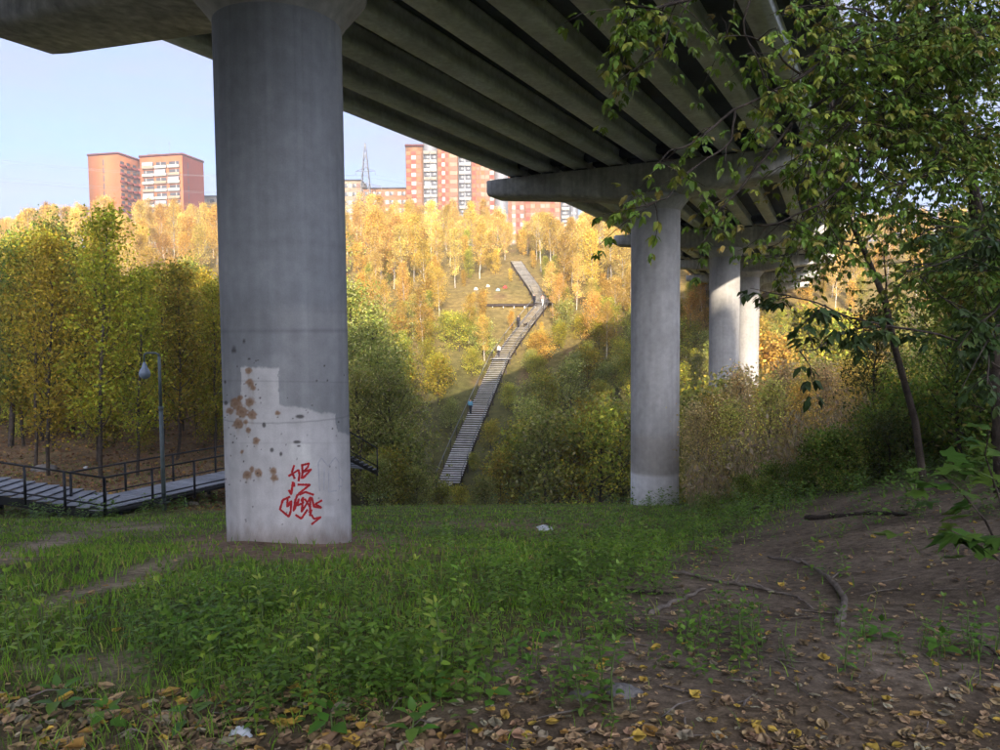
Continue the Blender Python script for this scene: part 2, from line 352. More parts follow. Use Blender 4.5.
for i in range(1, len(PR) - 1):
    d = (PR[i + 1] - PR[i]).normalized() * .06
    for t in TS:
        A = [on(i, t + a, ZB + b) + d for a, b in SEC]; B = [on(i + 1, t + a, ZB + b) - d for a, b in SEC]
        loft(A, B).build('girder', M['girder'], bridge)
    sl_ = [(-7.3, .66), (-6.3, .624), (6.3, .624), (7.3, .66), (7.3, .88), (-7.3, .88)]
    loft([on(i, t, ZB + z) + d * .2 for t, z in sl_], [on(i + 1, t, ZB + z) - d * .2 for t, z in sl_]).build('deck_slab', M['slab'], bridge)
    for sg in (-1, 1):
        pr_ = [(sg * 7.303, .54), (sg * 7.46, .54), (sg * 7.46, 1.67), (sg * 7.24, 1.67), (sg * 7.18, .885), (sg * 7.303, .885)]
        if sg < 0: pr_ = pr_[::-1]
        loft([on(i, t, ZB + z) + d * .2 for t, z in pr_], [on(i + 1, t, ZB + z) - d * .2 for t, z in pr_]).build('parapet', M['concrete'], bridge)
    for e, j, sgn in ((i, i + 1, 1), (i + 1, i, -1)):       # cross diaphragms near each bearing
        for a, b in zip(TS[:-1], TS[1:]):
            q0, q1 = on(e, a + .18, 0), on(e, b - .18, 0); dd = (PR[j] - PR[e]).normalized()
            m = MB(); c = (q0 + q1) / 2 + dd * .55; ang = math.atan2(CD[e].y, CD[e].x)
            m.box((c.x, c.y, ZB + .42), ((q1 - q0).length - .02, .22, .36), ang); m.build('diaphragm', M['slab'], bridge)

# ---- column colour layers (old paint, rust, splashes) of the graffitied pillar
def col_paint(V):
    px, py = proj(V); x, y, z = V.T; n = len(V); r = rs(7)
    th = np.arctan2(y - PR[3].y, x - PR[3].x); face_ = math.atan2(-PR[3].y, -PR[3].x); jx = 2.0 * vnoise(th * 3, z * 1.0, .5, 41) + 1.2 * vnoise(th * 3, z, .13, 42)
    front = (x - PR[3].x) * (-PR[3].x) + (y - PR[3].y) * (-PR[3].y) > -.3
    c = np.tile(np.array([.32, .335, .36]), (n, 1))
    c = lerp(c, (.38, .385, .40), sstep(300, 316, py + jx) * .8)
    c = lerp(c, (.26, .27, .295), blob(px, py, 250, 335, 30, 40) * .7)
    c = lerp(c, (.40, .40, .42), blob(px, py + jx, 330, 325, 22, 16) * .25)
    top = np.interp(px + jx, [200, 240, 241, 278, 279.5, 312, 336, 337.5, 350], [404, 402, 368, 368, 404, 410, 414.5, 433, 434])
    white = np.where(front, sstep(-1.4, 1.4, py + jx * .5 + 1.6 * vnoise(px, py * .3, 23, 47) + .9 * vnoise(px, py, 8.7, 48) + .5 * vnoise(px, py, 3.3, 49) - top), sstep(-1.2, -1.25, z))
    c = lerp(c, (.66, .645, .65), white)
    f = front.astype(float)
    for zz in (-1.35, .05, 1.4, 2.75, 4.1): c = lerp(c, (.17, .175, .19), np.exp(-((z - zz - .01 * vnoise(th * 4, z * 0, .7, 43)) / .011) ** 2) * .45)
    for tt in (face_ - 1.2, face_ + .35): c = lerp(c, (.2, .205, .22), np.exp(-((th - tt) / .006) ** 2) * .3 * (1 - white))
    stn = np.clip(vnoise(th * 9, z * .12, .8, 44) + .4 * vnoise(th * 25, z * .2, .8, 45), 0, 1) * sstep(-1.5, 4.5, z); c = lerp(c, (.15, .155, .17), stn * .2)
    c = lerp(c, (.38, .385, .39), np.clip(vnoise(th * 5, z * 1.2, .9, 46) - .25, 0, 1) * .5 * (1 - white))
    for (a, b, w, h, col, k) in [(300, 452, 12, 9, (.76, .75, .74), .9), (302, 490, 22, 36, (.72, .71, .70), .6), (329.5, 511, 5.5, 6, (.76, .75, .76), .9), (258, 380, 12, 8, (.60, .595, .6), .5)]:
        c = lerp(c, col, k * f * (1 - sstep(.75, 1.05, np.maximum(np.abs(px + jx * .4 - a) / w, np.abs(py - b) / h))))
    seam = np.exp(-((py - 381.5 - (px - 290) * .015) / .7) ** 2) * .25 + np.exp(-((py - 443) / .7) ** 2) * .12 + np.exp(-((py - 312) / .8) ** 2) * .15
    c = lerp(c, (.15, .15, .16), seam * f)
    rust = [(248.6, 371, 3), (250, 383, 4), (253, 388, 3), (236, 404, 6), (250, 402, 4.5), (242, 412, 6), (238, 424, 5), (252, 415, 4.5), (230, 411, 3.5), (248, 430, 3), (256, 441, 3.6), (278, 413, 2.4), (242, 452, 2),
            (247, 475, 4.4), (252, 469, 3), (258.5, 473, 4), (273, 471, 3.6), (274, 478, 3.4), (240, 398, 3), (246, 422, 2.5)]
    for (a, b, w) in rust:
        d = np.hypot(px - a + jx * .5, py - b) * (1 + .28 * vnoise(px, py, 5, int(a * 7 + b))); ring = np.exp(-((d - w * .75) / (w * .28)) ** 2)
        c = lerp(c, (.40, .24, .125), (1 - sstep(w * .6, w * 1.2, d)) * .75 * f); c = lerp(c, (.25, .115, .05), ring * .5 * f)
        c = lerp(c, (.20, .085, .035), (1 - sstep(w * .2, w * .6, d)) * .6 * f)
        c = lerp(c, (.34, .25, .17), np.exp(-((px - a) / (w * .35)) ** 2) * sstep(b, b + 2, py) * (1 - sstep(b + w, b + w * 3, py)) * .35 * f)
    dark = [(234, 350, 2.8, 3), (253, 349, 1.3, 1.3), (244, 341, 1.5, 1.5), (249, 359, 1.6, 1), (260, 398, 1.3, 1.3), (300, 416.5, 5, 2.2), (297, 442, 4.5, 1.8), (299, 446, 2.2, 1), (225, 382, 1.4, 2), (264, 425, 2, 3), (272, 450, 1.8, 2.6), (281, 454, 1.8, 2.4), (226, 403, 2, 2.5)]
    for k in range(70): dark.append((r.uniform(222, 262) if k < 45 else r.uniform(262, 345), r.uniform(355, 530), *(r.uniform(.5, 1.1, 2))))
    for (a, b, w, h) in dark:
        c = lerp(c, (.07, .06, .06), (1 - sstep(.6, 1.15, np.hypot((px - a + jx * .2) / w, (py - b) / h))) * .85 * f)
    base = np.where(front, sstep(518, 545, py + 3 * jx), sstep(-2.9, -3.3, z))
    return lerp(c, (.30, .235, .19), base * .75)
def dense_col(cx, cy_, r, zs, ths, fn):
    T, Z = np.meshgrid(ths, zs); V = np.stack([cx + r * np.cos(T), cy_ + r * np.sin(T), Z], -1).reshape(-1, 3); n = len(ths); k = len(zs)
    i = (np.arange(k - 1)[:, None] * n + np.arange(n)[None]).ravel(); i2 = (np.arange(k - 1)[:, None] * n + (np.arange(n) + 1)[None] % n).ravel()
    return V, np.stack([i, i2, i2 + n, i + n], 1), fn(V)
def cylhit(px, py, c, r):
    d = ray(px, py); dx, dy = d[..., 0], d[..., 1]; a = dx * dx + dy * dy; b = dx * c.x + dy * c.y; s = (b - np.sqrt(np.maximum(b * b - a * (c.x ** 2 + c.y ** 2 - r * r), 0))) / a
    return d * s[..., None]
CAPT = [(-7.45, 6.14, .70), (-7.36, 6.07, .80), (-6.9, 6.03, .88), (-2.6, 5.62, .95), (-1.3, 5.42, .95), (1.3, 5.42, .95), (2.6, 5.62, .95), (6.9, 6.03, .88), (7.36, 6.07, .80), (7.45, 6.14, .70)]
PLAB = {1: 'round concrete bridge pillar far up the slope behind', 2: 'round concrete bridge pillar standing uphill of the graffitied pillar',
        3: 'thick grey pillar with white peeling paint, rust stains and red graffiti', 4: 'pale round concrete pillar with a whitewashed foot in green weeds',
        5: 'slender looking pillar with a sunlit stripe rising from golden shrubs', 6: 'pillar half hidden directly behind the sunlit one', 7: 'distant bridge pillar near the far bank', 8: 'bridge pillar on the far bank slope'}
for i in range(1, len(PR) - 1):
    p = PR[i]; zb = Hf(p.x, p.y) - .7
    if zb > 4.5: continue
    t = empty('bridge_pillar', (0, 0, 0), 0, PLAB[i], 'pillar'); t['kind'] = 'thing'
    face = math.atan2(-p.y, -p.x)
    if i == 3:
        ths = face + np.concatenate([np.linspace(-1.75, 1.75, 270), np.linspace(1.75, 2 * math.pi - 1.75, 26)[1:-1]])
        zs = np.concatenate([np.arange(zb, -.35, .0145), np.arange(-.35, 1.2, .05), np.linspace(1.2, 4.9, 40)]); fn = col_paint
    else:
        ths = np.linspace(0, 2 * math.pi, 48, endpoint=False); zs = np.linspace(zb, 4.9, 90)
        def fn(V, i=i):
            c = np.tile(np.array([.43, .42, .415]) * (1 if i < 5 else .82), (len(V), 1)); th = np.arctan2(V[:, 1] - PR[i].y, V[:, 0] - PR[i].x); nn = vnoise(th * 2, V[:, 2], .9, 60 + i)
            c = lerp(c, (.36, .345, .33), sstep(.0, .5, nn) * .6); z0 = Hf(PR[i].x, PR[i].y)
            c = lerp(c, (.40, .37, .34), sstep(3.2, 2.9, V[:, 2] - z0) * sstep(.9, 1.0, V[:, 2] - z0) * .8)
            c = lerp(c, (.74, .73, .74) if i < 5 else (.45, .44, .44), 1 - sstep(1.35, 1.5, V[:, 2] - z0 + .06 * nn))
            return lerp(c, (.3, .29, .29), (1 - sstep(.3, .75, V[:, 2] - z0)) * sstep(-.3, .6, nn) * .6)
    V, Q, C = dense_col(p.x, p.y, CR, zs, ths, fn)
    obj('shaft', np_mesh('shaft', V, Q, M['concrete_col'], C, True), t)
    m = MB(); m.lathe([(1.0, 4.9), (1.04, 4.96), (1.12, 5.08), (1.22, 5.2), (1.34, 5.34), (1.42, 5.44), (1.3, 5.5)], 48, (p.x, p.y, 0)); m.build('capital', M['concrete'], t, True)
    secs = []
    for (s_, zb_, hw) in CAPT:
        d = Vector((-CD[i].y, CD[i].x, 0)); c0 = on(i, s_, 0); ch = .12
        prof = [(-hw + ch, zb_), (-hw, zb_ + ch), (-hw, ZT - .04), (-hw + .04, ZT), (hw - .04, ZT), (hw, ZT - .04), (hw, zb_ + ch), (hw - ch, zb_)]
        secs.append([c0 + d * a + Vector((0, 0, z)) for a, z in prof])
    m = MB(); n = 8; m.add([tuple(v) for s_ in secs for v in s_], [(k * n + e, k * n + (e + 1) % n, (k + 1) * n + (e + 1) % n, (k + 1) * n + e) for k in range(len(secs) - 1) for e in range(n)] + [tuple(range(3, -1, -1)), (7, 6, 5, 4), (0, 3, 4, 7)] + [tuple((len(secs) - 1) * n + e for e in f) for f in ((0, 1, 2, 3), (4, 5, 6, 7), (7, 4, 3, 0))])
    cap = m.build('cap_beam', M['concrete_cap'], t)
    for tt in TS:
        for sg in (-1, 1):
            d = Vector((-CD[i].y, CD[i].x, 0)) * (.42 * sg); c = on(i, tt, (ZT + ZB) / 2) + d; m = MB(); m.box(tuple(c), (.5, .3, ZB - ZT - .004), math.atan2(CD[i].y, CD[i].x)); m.build('bearing_pad', M['blackmetal'], cap)
    if i == 3:
        def strokes(L, w, seedk):
            m = MB(); r = rs(seedk)
            for s_ in L:
                P2 = np.array(s_, float); P2 = np.stack([270 + P2[:, 0] / 7.5, 440 + P2[:, 1] / 7.5], 1)
                q = [P2[0]]
                for a, b in zip(P2[:-1], P2[1:]):
                    k = max(2, int(np.hypot(*(b - a)) / .45)); q += [a + (b - a) * e for e in np.linspace(0, 1, k + 1)[1:]]
                q = np.array(q)
                q[1:-1] = (q[:-2] + 2 * q[1:-1] + q[2:]) / 4
                W = cylhit(q[:, 0], q[:, 1], PR[3], CR + .004 + .0006 * r.rand()); tg = np.gradient(W, axis=0); tg /= np.linalg.norm(tg, axis=1)[:, None] + 1e-9
                nn = W - np.array([PR[3].x, PR[3].y, 0]); nn[:, 2] = 0; nn /= np.linalg.norm(nn, axis=1)[:, None]; sd = np.cross(tg, nn)
                ww = w * (.75 + .4 * r.rand(len(q)))[:, None] * .5; k = len(q)
                m.add(np.concatenate([W + sd * ww, W - sd * ww]), [(e, e + 1, k + e + 1, k + e) for e in range(k - 1)])
            return m
        RED = [[(182, 188), (165, 240), (186, 292)], [(138, 272), (214, 224), (221, 258), (214, 310)], [(240, 180), (244, 240), (238, 292)], [(235, 190), (292, 176), (284, 202), (250, 240), (310, 220), (245, 288)],
               [(172, 312), (165, 360), (160, 408), (140, 374)], [(178, 318), (182, 352)], [(206, 335), (300, 336), (214, 402), (240, 396), (200, 416)],
               [(152, 424), (96, 450), (75, 520), (142, 576), (156, 530), (160, 456), (132, 490)], [(132, 440), (130, 500), (160, 470)], [(192, 440), (176, 532), (202, 480), (217, 440), (205, 492), (250, 470), (236, 450), (252, 428)],
               [(250, 438), (236, 540), (280, 470), (302, 428), (300, 570), (312, 520)], [(312, 428), (330, 500), (386, 508), (340, 480), (392, 452)], [(220, 412), (265, 390), (330, 412)], [(190, 560), (235, 590), (282, 520)], [(310, 560), (330, 592), (382, 578), (310, 634)], [(205, 410), (186, 470)], [(260, 440), (300, 500)]]
        g = strokes(RED, .036, 1).build('graffiti', M['redpaint'], t); g['label'] = 'scrawled red spray-paint tag'
        GREY = [[(372, 384), (362, 172), (385, 134), (436, 196), (490, 130), (516, 165), (520, 372)], [(440, 230), (440, 388), (500, 380)], [(408, 205), (404, 378)], [(515, 270), (545, 300), (540, 350), (512, 345)]]
        g = strokes(GREY, .022, 2).build('graffiti', M['greypaint'], t); g['label'] = 'faint grey faded spray-paint tag'

# ================================================================== WALKWAY, LAMP
ZW = -5.72
C0 = Vector((-13.07, 24.5, 0)); UD = Vector((2.37, 4.4, 0)).normalized(); UN = Vector((-UD.y, UD.x, 0)); WW = 2.0; RL = 12.4
ramp = empty('boardwalk', (0, 0, 0), 0, 'grey plank boardwalk with black metal railing passing behind the graffitied pillar', 'boardwalk'); ramp['kind'] = 'thing'
def wpt(a, b, z=0): return C0 + UD * a + UN * b + Vector((0, 0, ZW + z))
ang = math.atan2(UD.y, UD.x)
for k in range(int(RL / .2)):
    c = wpt(.1 + k * .2, WW / 2, -.025 + .004 * ((k * 7) % 3 - 1)); ubox('plank', 'deckwood', ramp, tuple(c), (.19, WW, .05), ang)
for b in (.05, WW / 2, WW - .05):
    m = MB(); m.bar(wpt(0, b, -.14), wpt(RL, b, -.14), .09, .16); m.build('beam', M['blackmetal'], ramp)
def rail_set(parent, pts, bars=(1.05, .12), every=1.9, foot=.35):
    L = [(b - a).length for a, b in zip(pts[:-1], pts[1:])]
    for h in bars:
        for a, b in zip(pts[:-1], pts[1:]):
            m = MB(); m.bar(a + Vector((0, 0, h)), b + Vector((0, 0, h)), .055 if h > .8 else .045); m.build('rail', M['blackmetal'], parent)
    for a, b, l in zip(pts[:-1], pts[1:], L):
        n = max(1, round(l / every))
        for k in range(n + (b is pts[-1])):
            p = a.lerp(b, k / n); m = MB(); m.bar(p + Vector((0, 0, -foot)), p + Vector((0, 0, 1.07)), .065); m.build('rail_post', M['blackmetal'], parent)
rail_set(ramp, [wpt(0, 0), wpt(RL, 0)]); rail_set(ramp, [wpt(.1, WW), wpt(RL, WW)])
for a in np.arange(.6, RL, 2.6):
    for b in (.1, WW - .1):
        p = wpt(a, b); m = MB(); m.bar((p.x, p.y, Hf(p.x, p.y) - .4), (p.x, p.y, ZW - .2), .11); m.build('support_post', M['blackmetal'], ramp)
dn = empty('wooden_steps', (0, 0, 0), 0, 'steps with black railing going down from the far end of the boardwalk', 'stairs'); dn['kind'] = 'thing'
for k in range(6):
    c = wpt(RL + .2 + k * .34, WW / 2, -.03 - .17 * (k + 1)); ubox('tread', 'deckwood', dn, tuple(c), (.32, WW, .05), ang)
for b in (0.06, WW - .06):
    m = MB(); m.bar(wpt(RL + .05, b, -.2), wpt(RL + 2.2, b, -.2 - 1.08), .08, .24); m.build('stringer', M['blackmetal'], dn)
    rail_set(dn, [wpt(RL + .1, b), wpt(RL + 2.2, b, -1.08)])
# flat steps climbing left from the boardwalk's end
fs = empty('low_steps', (0, 0, 0), 0, 'shallow grey steps with black saw-tooth side climbing from the boardwalk', 'stairs'); fs['kind'] = 'thing'
A0 = wpt(0, 0); NS = 14
lx = -.428; rz_ = .072; dirS = Vector((-1, -.02, 0))
pl = [wpt(0, 0), wpt(0, WW), Vector((A0.x - 2.2, A0.y + WW + .35, ZW)), Vector((A0.x - .55, A0.y, ZW))]
m = MB(); m.add([tuple(p) for p in pl] + [tuple(p - Vector((0, 0, .06))) for p in pl], [(0, 1, 2, 3), (7, 6, 5, 4), (0, 3, 7, 4), (3, 2, 6, 7), (1, 0, 4, 5), (2, 1, 5, 6)]); m.build('landing', M['deckwood'], fs)
X0 = A0.x - .55
for k in range(NS):
    x = X0 - (k + .5) * .428; z = ZW + (k + 1) * rz_
    ubox('tread', 'deckwood', fs, (x, A0.y + WW / 2, z - .03), (.46, WW, .05))
for y in (A0.y + .03, A0.y + WW - .03):
    m = MB()
    for k in range(NS):
        x = X0 - k * .428; z = ZW + k * rz_
        m.add([(x, y - .04, z - .02), (x - .428, y - .04, z - .02), (x - .428, y - .04, z + rz_ - .06), (x - .40, y - .04, z + rz_ - .02), (x, y - .04, z - .30), (x - .428, y - .04, z + rz_ - .30)], [(0, 3, 2, 1), (4, 0, 1, 5)])
    m.bar((X0 + .3, y, ZW - .18), (X0 - NS * .428, y, ZW - .18 + NS * rz_), .07, .2); m.build('stringer', M['blackmetal'], fs)
rail_set(fs, [A0 + Vector((-.02, 0, 0)), Vector((X0 - NS * .428, A0.y, ZW + NS * rz_ + .02))], every=1.45, foot=.25)
for k in (1.0, 1.9, 4.2, 5.6):
    for y in (A0.y + .1, A0.y + WW - .1):
        x = X0 - k; m = MB(); m.bar((x, y, Hf(x, y) - .3), (x, y, ZW + k / .428 * rz_ - .2), .14); m.build('support_post', M['blackmetal'], fs)
# lamp
lb = at(164, 500, 26.0); lz = Hf(lb.x, lb.y)
lamp = empty('street_lamp', (lb.x, lb.y, lz), 0, 'slim grey-green lamp post with a hanging teardrop lamp beside the boardwalk', 'street lamp')
ztop = at(163, 353, 26).z - lz
m = MB(); m.tube([(0, 0, -.4), (0, 0, ztop - 1.9)], [.075, .07], 12); m.tube([(0, 0, ztop - 1.9), (0, 0, ztop - .12)], [.055, .05], 12); m.tube([(0, 0, ztop - 2.0), (0, 0, ztop - 1.86)], .085, 12); m.build('pole', M['lampmetal'], lamp)
m = MB(); m.tube([(0, 0, ztop - .2), (-.02, 0, ztop - .05), (-.12, 0, ztop), (-.42, 0, ztop), (-.5, 0, ztop - .04), (-.52, 0, ztop - .14), (-.52, 0, ztop - .34)], .035, 8); m.build('arm', M['lampmetal'], lamp)
m = MB(); m.lathe([(.03, ztop - .3), (.06, ztop - .36), (.10, ztop - .5), (.17, ztop - .62), (.2, ztop - .72), (.17, ztop - .82), (.08, ztop - .89), (.0, ztop - .9)], 16, (-.52, 0, 0)); m.build('lamp_globe', M['lampglass'], lamp, True)
m = MB(); m.box((0, 0, .28), (.34, .34, .05)); m.box((0, 0, .1), (.12, .12, .34)); m.build('base_bracket', M['blackmetal'], lamp)

# ================================================================== LONG STAIR ON THE FAR SLOPE
SPX = [(449, 486), (462, 452), (478, 414), (492, 381), (501, 361), (513, 343), (528, 323), (543, 304), (537, 293), (531, 284), (523, 273), (516, 262)]
SP = []
for a, b in SPX:
    g = ground(a, b + 2)[0]
    if np.isnan(g).any(): continue
    SP.append(Vector(g) + Vector((0, 0, .55)))
stair = empty('hillside_staircase', (0, 0, 0), 0, 'long grey wooden staircase climbing the far slope of the ravine', 'stairs'); stair['kind'] = 'thing'
def resample(P, step):
    out = []; acc = 0
    for a, b in zip(P[:-1], P[1:]):
        l = (b - a).xy.length; k = acc
        while k < l: out.append((a.lerp(b, k / l), (b - a))); k += step
        acc = k - l
    return out
SR = resample(SP, .46)
for k, (p, d) in enumerate(SR):
    wdt = 2.1 if p.y < 118 else 1.9
    ubox('tread', 'tread', stair, tuple(p), (.36, wdt, .05), math.atan2(d.y, d.x))
for a, b in zip(SP[:-1], SP[1:]):
    d = (b - a).normalized(); s_ = Vector((-d.y, d.x, 0)).normalized()
    for sg in (-1, 1):
        m = MB(); m.bar(a + s_ * sg * 1.02 - Vector((0, 0, .17)), b + s_ * sg * 1.02 - Vector((0, 0, .17)), .08, .26); m.build('stringer', M['darkwood'], stair)
    n = max(1, int((b - a).length / 2.6))
    for k in range(n):
        for sg in (-1, 1):
            p = a.lerp(b, k / n) + s_ * sg * 1.2; m = MB(); m.bar((p.x, p.y, Hf(p.x, p.y) - .4), tuple(p - Vector((0, 0, .05))), .14); m.build('support_post', M['darkwood'], stair)
            if a.y < 118:
                m = MB(); m.bar(tuple(p), tuple(p + Vector((0, 0, 1.0))), .07); m.build('rail_post', M['blackmetal'], stair)
    if a.y < 118:
        for sg in (-1, 1): m = MB(); m.bar(a + s_ * sg * 1.2 + Vector((0, 0, 1)), b + s_ * sg * 1.2 + Vector((0, 0, 1)), .06); m.build('rail', M['steel'], stair)
for j in (4, 7):
    p = SP[j]; d = SP[j + 1] - SP[j - 1]; ubox('landing', 'tread', stair, (p.x, p.y, p.z + .03), (1.6, 2.5, .06), math.atan2(d.y, d.x))
m = MB(); p = SP[0]; q = gp(441, 491); m.bar(p - Vector((0, 0, .05)), Vector(q) + Vector((0, 0, .35)), 1.2, .06); m.build('bottom_ramp', M['tread'], stair)
# side boardwalk
plat = empty('side_platform', (0, 0, 0), 0, 'dark level timber platform beside the upper stair landing', 'platform'); plat['kind'] = 'thing'
pe = SP[7]; zq = pe.z - .2; xa = at(480, 302, pe.y).x; xb = pe.x - .9
for k in range(int((xb - xa) / .3)): ubox('plank', 'darkwood', plat, (xa + .15 + k * .3, pe.y + .2, zq), (.28, 1.9, .06))
for sg in (-.8, 1.1):
    m = MB(); m.box(((xa + xb) / 2, pe.y + sg, zq - .2), (xb - xa, .12, .3)); m.build('beam', M['darkwood'], plat)
for k in np.linspace(xa + .3, xb - .3, 6):
    m = MB(); m.bar((k, pe.y - .7, Hf(k, pe.y - .7) - .3), (k, pe.y - .7, zq - .05), .14); m.build('support_post', M['tread'], plat)
wl_ = empty('pale_boardwalk', (0, 0, 0), 0, 'short pale plank walkway among golden trees left of the dark platform', 'boardwalk'); wl_['kind'] = 'thing'
g0 = gp(412, 296); g1 = gp(442, 296)
for k in range(18):
    p = g0.lerp(g1, k / 17) + Vector((0, 0, .45)); ubox('plank', 'tread', wl_, tuple(p), (.27, 1.2, .06))
for k in (0, .5, 1):
    p = g0.lerp(g1, k); m = MB(); m.bar((p.x, p.y, Hf(p.x, p.y) - .3), (p.x, p.y, p.z + .4), .12); m.build('support_post', M['darkwood'], wl_)

# ================================================================== PEOPLE, DOG
def skinned(name, pts, edges, rad, mat, parent, sub=2):
    me = bpy.data.meshes.new(name); me.from_pydata(pts, edges, []); o = obj(name, me, parent)
    md = o.modifiers.new('skin', 'SKIN'); md.use_smooth_shade = True
    if not me.skin_vertices: me.skin_vertices.new()
    for v, r_ in zip(me.skin_vertices[0].data, rad): v.radius = (r_, r_)
    me.skin_vertices[0].data[0].use_root = True
    s_ = o.modifiers.new('sub', 'SUBSURF'); s_.levels = sub; s_.render_levels = sub; me.materials.append(mat); return o
def person(p, rz, label, top, trousers, hairm, h=1.72, stride=.22):
    e = empty('person', tuple(p), rz, label, 'person'); k = h / 1.72
    J = dict(pel=(0, 0, .95), w=(0, 0, 1.1), ch=(0, -.02, 1.32), nk=(0, -.02, 1.46), hd=(0, -.03, 1.58), ht=(0, -.02, 1.70), shl=(.19, -.02, 1.40), ell=(.24, -.08, 1.13), hal=(.22, -.22, .92), shr=(-.19, -.02, 1.40), elr=(-.24, .08, 1.13), har=(-.22, -.02, .9),
             hil=(.1, 0, .9), knl=(.1, -stride * .8, .5), anl=(.1, -stride, .08), tol=(.1, -stride - .16, .04), hir=(-.1, 0, .9), knr=(-.1, stride * .3, .5), anr=(-.1, stride, .1), tor=(-.1, stride - .15, .04))
    J = {a: tuple(c * k for c in b) for a, b in J.items()}
    def mk(name, names, E, rad, mat, par):
        return skinned(name, [J[n] for n in names], [(names.index(a), names.index(b)) for a, b in E], [r_ * k for r_ in rad], mat, par)
    body = mk('body', ['pel', 'w', 'ch', 'nk', 'hd', 'ht', 'shl', 'ell', 'hal', 'shr', 'elr', 'har', 'hil', 'knl', 'anl', 'tol', 'hir', 'knr', 'anr', 'tor'],
              [('pel', 'w'), ('w', 'ch'), ('ch', 'nk'), ('nk', 'hd'), ('hd', 'ht'), ('ch', 'shl'), ('shl', 'ell'), ('ell', 'hal'), ('ch', 'shr'), ('shr', 'elr'), ('elr', 'har'), ('pel', 'hil'), ('hil', 'knl'), ('knl', 'anl'), ('anl', 'tol'), ('pel', 'hir'), ('hir', 'knr'), ('knr', 'anr'), ('anr', 'tor')],
              [.12, .12, .13, .055, .095, .07, .06, .045, .04, .06, .045, .04, .08, .055, .045, .04, .08, .055, .045, .04], M['skin'], e)
    mk('jacket', ['pel', 'w', 'ch', 'nk', 'shl', 'ell', 'hal', 'shr', 'elr', 'har'], [('pel', 'w'), ('w', 'ch'), ('ch', 'nk'), ('ch', 'shl'), ('shl', 'ell'), ('ell', 'hal'), ('ch', 'shr'), ('shr', 'elr'), ('elr', 'har')], [.165, .16, .17, .08, .09, .075, .05, .09, .075, .05], M[top], e)
    mk('trousers', ['pel', 'hil', 'knl', 'anl', 'tol', 'hir', 'knr', 'anr', 'tor'], [('pel', 'hil'), ('hil', 'knl'), ('knl', 'anl'), ('anl', 'tol'), ('pel', 'hir'), ('hir', 'knr'), ('knr', 'anr'), ('anr', 'tor')], [.14, .1, .075, .06, .055, .1, .075, .06, .055], M[trousers], e)
    J['h1'] = (0, .015 * k, 1.62 * k); J['h2'] = (0, .0, 1.72 * k)
    mk('hair', ['h1', 'h2'], [('h1', 'h2')], [.1, .075], M[hairm], e)
    return e
def on_stair(py, off=0.):
    best = min(SR, key=lambda q: abs(proj(np.array(q[0]))[1] - py)); p, d = best; s_ = Vector((d.y, -d.x, 0)).normalized()
    return p + s_ * off + Vector((0, 0, .03)), math.atan2(d.y, d.x) + math.pi / 2
p, a = on_stair(414, -.7); person(p, a, 'person in a blue jacket and black trousers on the lower stairs', 'bluecloth', 'blackcloth', 'hair')
p, a = on_stair(358, -.4); person(p, a + 3.1, 'person in a white top on the stair landing', 'whitecloth', 'darkcloth', 'hair', 1.65)
p, a = on_stair(328, -.7); person(p, a + .2, 'person in dark clothes walking a dog on the stairs', 'darkcloth', 'blackcloth', 'hair')
p2, a2 = on_stair(306, .4); person(p2, a2 + 3.0, 'person in a pink top at the upper landing', 'pinkcloth', 'whitecloth', 'hair', 1.66)
p3, a3 = on_stair(306, -.9); person(p3, a3 + 2.9, 'person dressed all in black at the upper landing', 'blackcloth', 'blackcloth', 'hair', 1.75)
p, a = on_stair(328, .35)
dog = empty('dog', tuple(p), a - .3, 'dark brown dog beside the walker on the stairs', 'dog')
dj = dict(rump=(0, .28, .45), mid=(0, .05, .44), chest=(0, -.25, .46), neck=(0, -.42, .60), head=(0, -.52, .68), muz=(0, -.68, .64), tail=(0, .42, .5), tail2=(0, .58, .62), fl=(.09, -.27, .26), fl2=(.09, -.26, .02), fr=(-.09, -.27, .26), fr2=(-.09, -.33, .02), kl=(.1, .2, .30), hl=(.1, .36, .18), pl=(.1, .30, .02), kr=(-.1, .24, .3), hr=(-.1, .42, .18), pr=(-.1, .38, .02))
nm = list(dj); E = [('rump', 'mid'), ('mid', 'chest'), ('chest', 'neck'), ('neck', 'head'), ('head', 'muz'), ('rump', 'tail'), ('tail', 'tail2'), ('chest', 'fl'), ('fl', 'fl2'), ('chest', 'fr'), ('fr', 'fr2'), ('rump', 'kl'), ('kl', 'hl'), ('hl', 'pl'), ('rump', 'kr'), ('kr', 'hr'), ('hr', 'pr')]
dr = dict(rump=.12, mid=.115, chest=.15, neck=.09, head=.085, muz=.045, tail=.035, tail2=.02)
skinned('body', [dj[n] for n in nm], [(nm.index(x), nm.index(y)) for x, y in E], [dr.get(n, .045 if n[0] in 'fk' and len(n) == 2 else .03) for n in nm], M['dogfur'], dog)
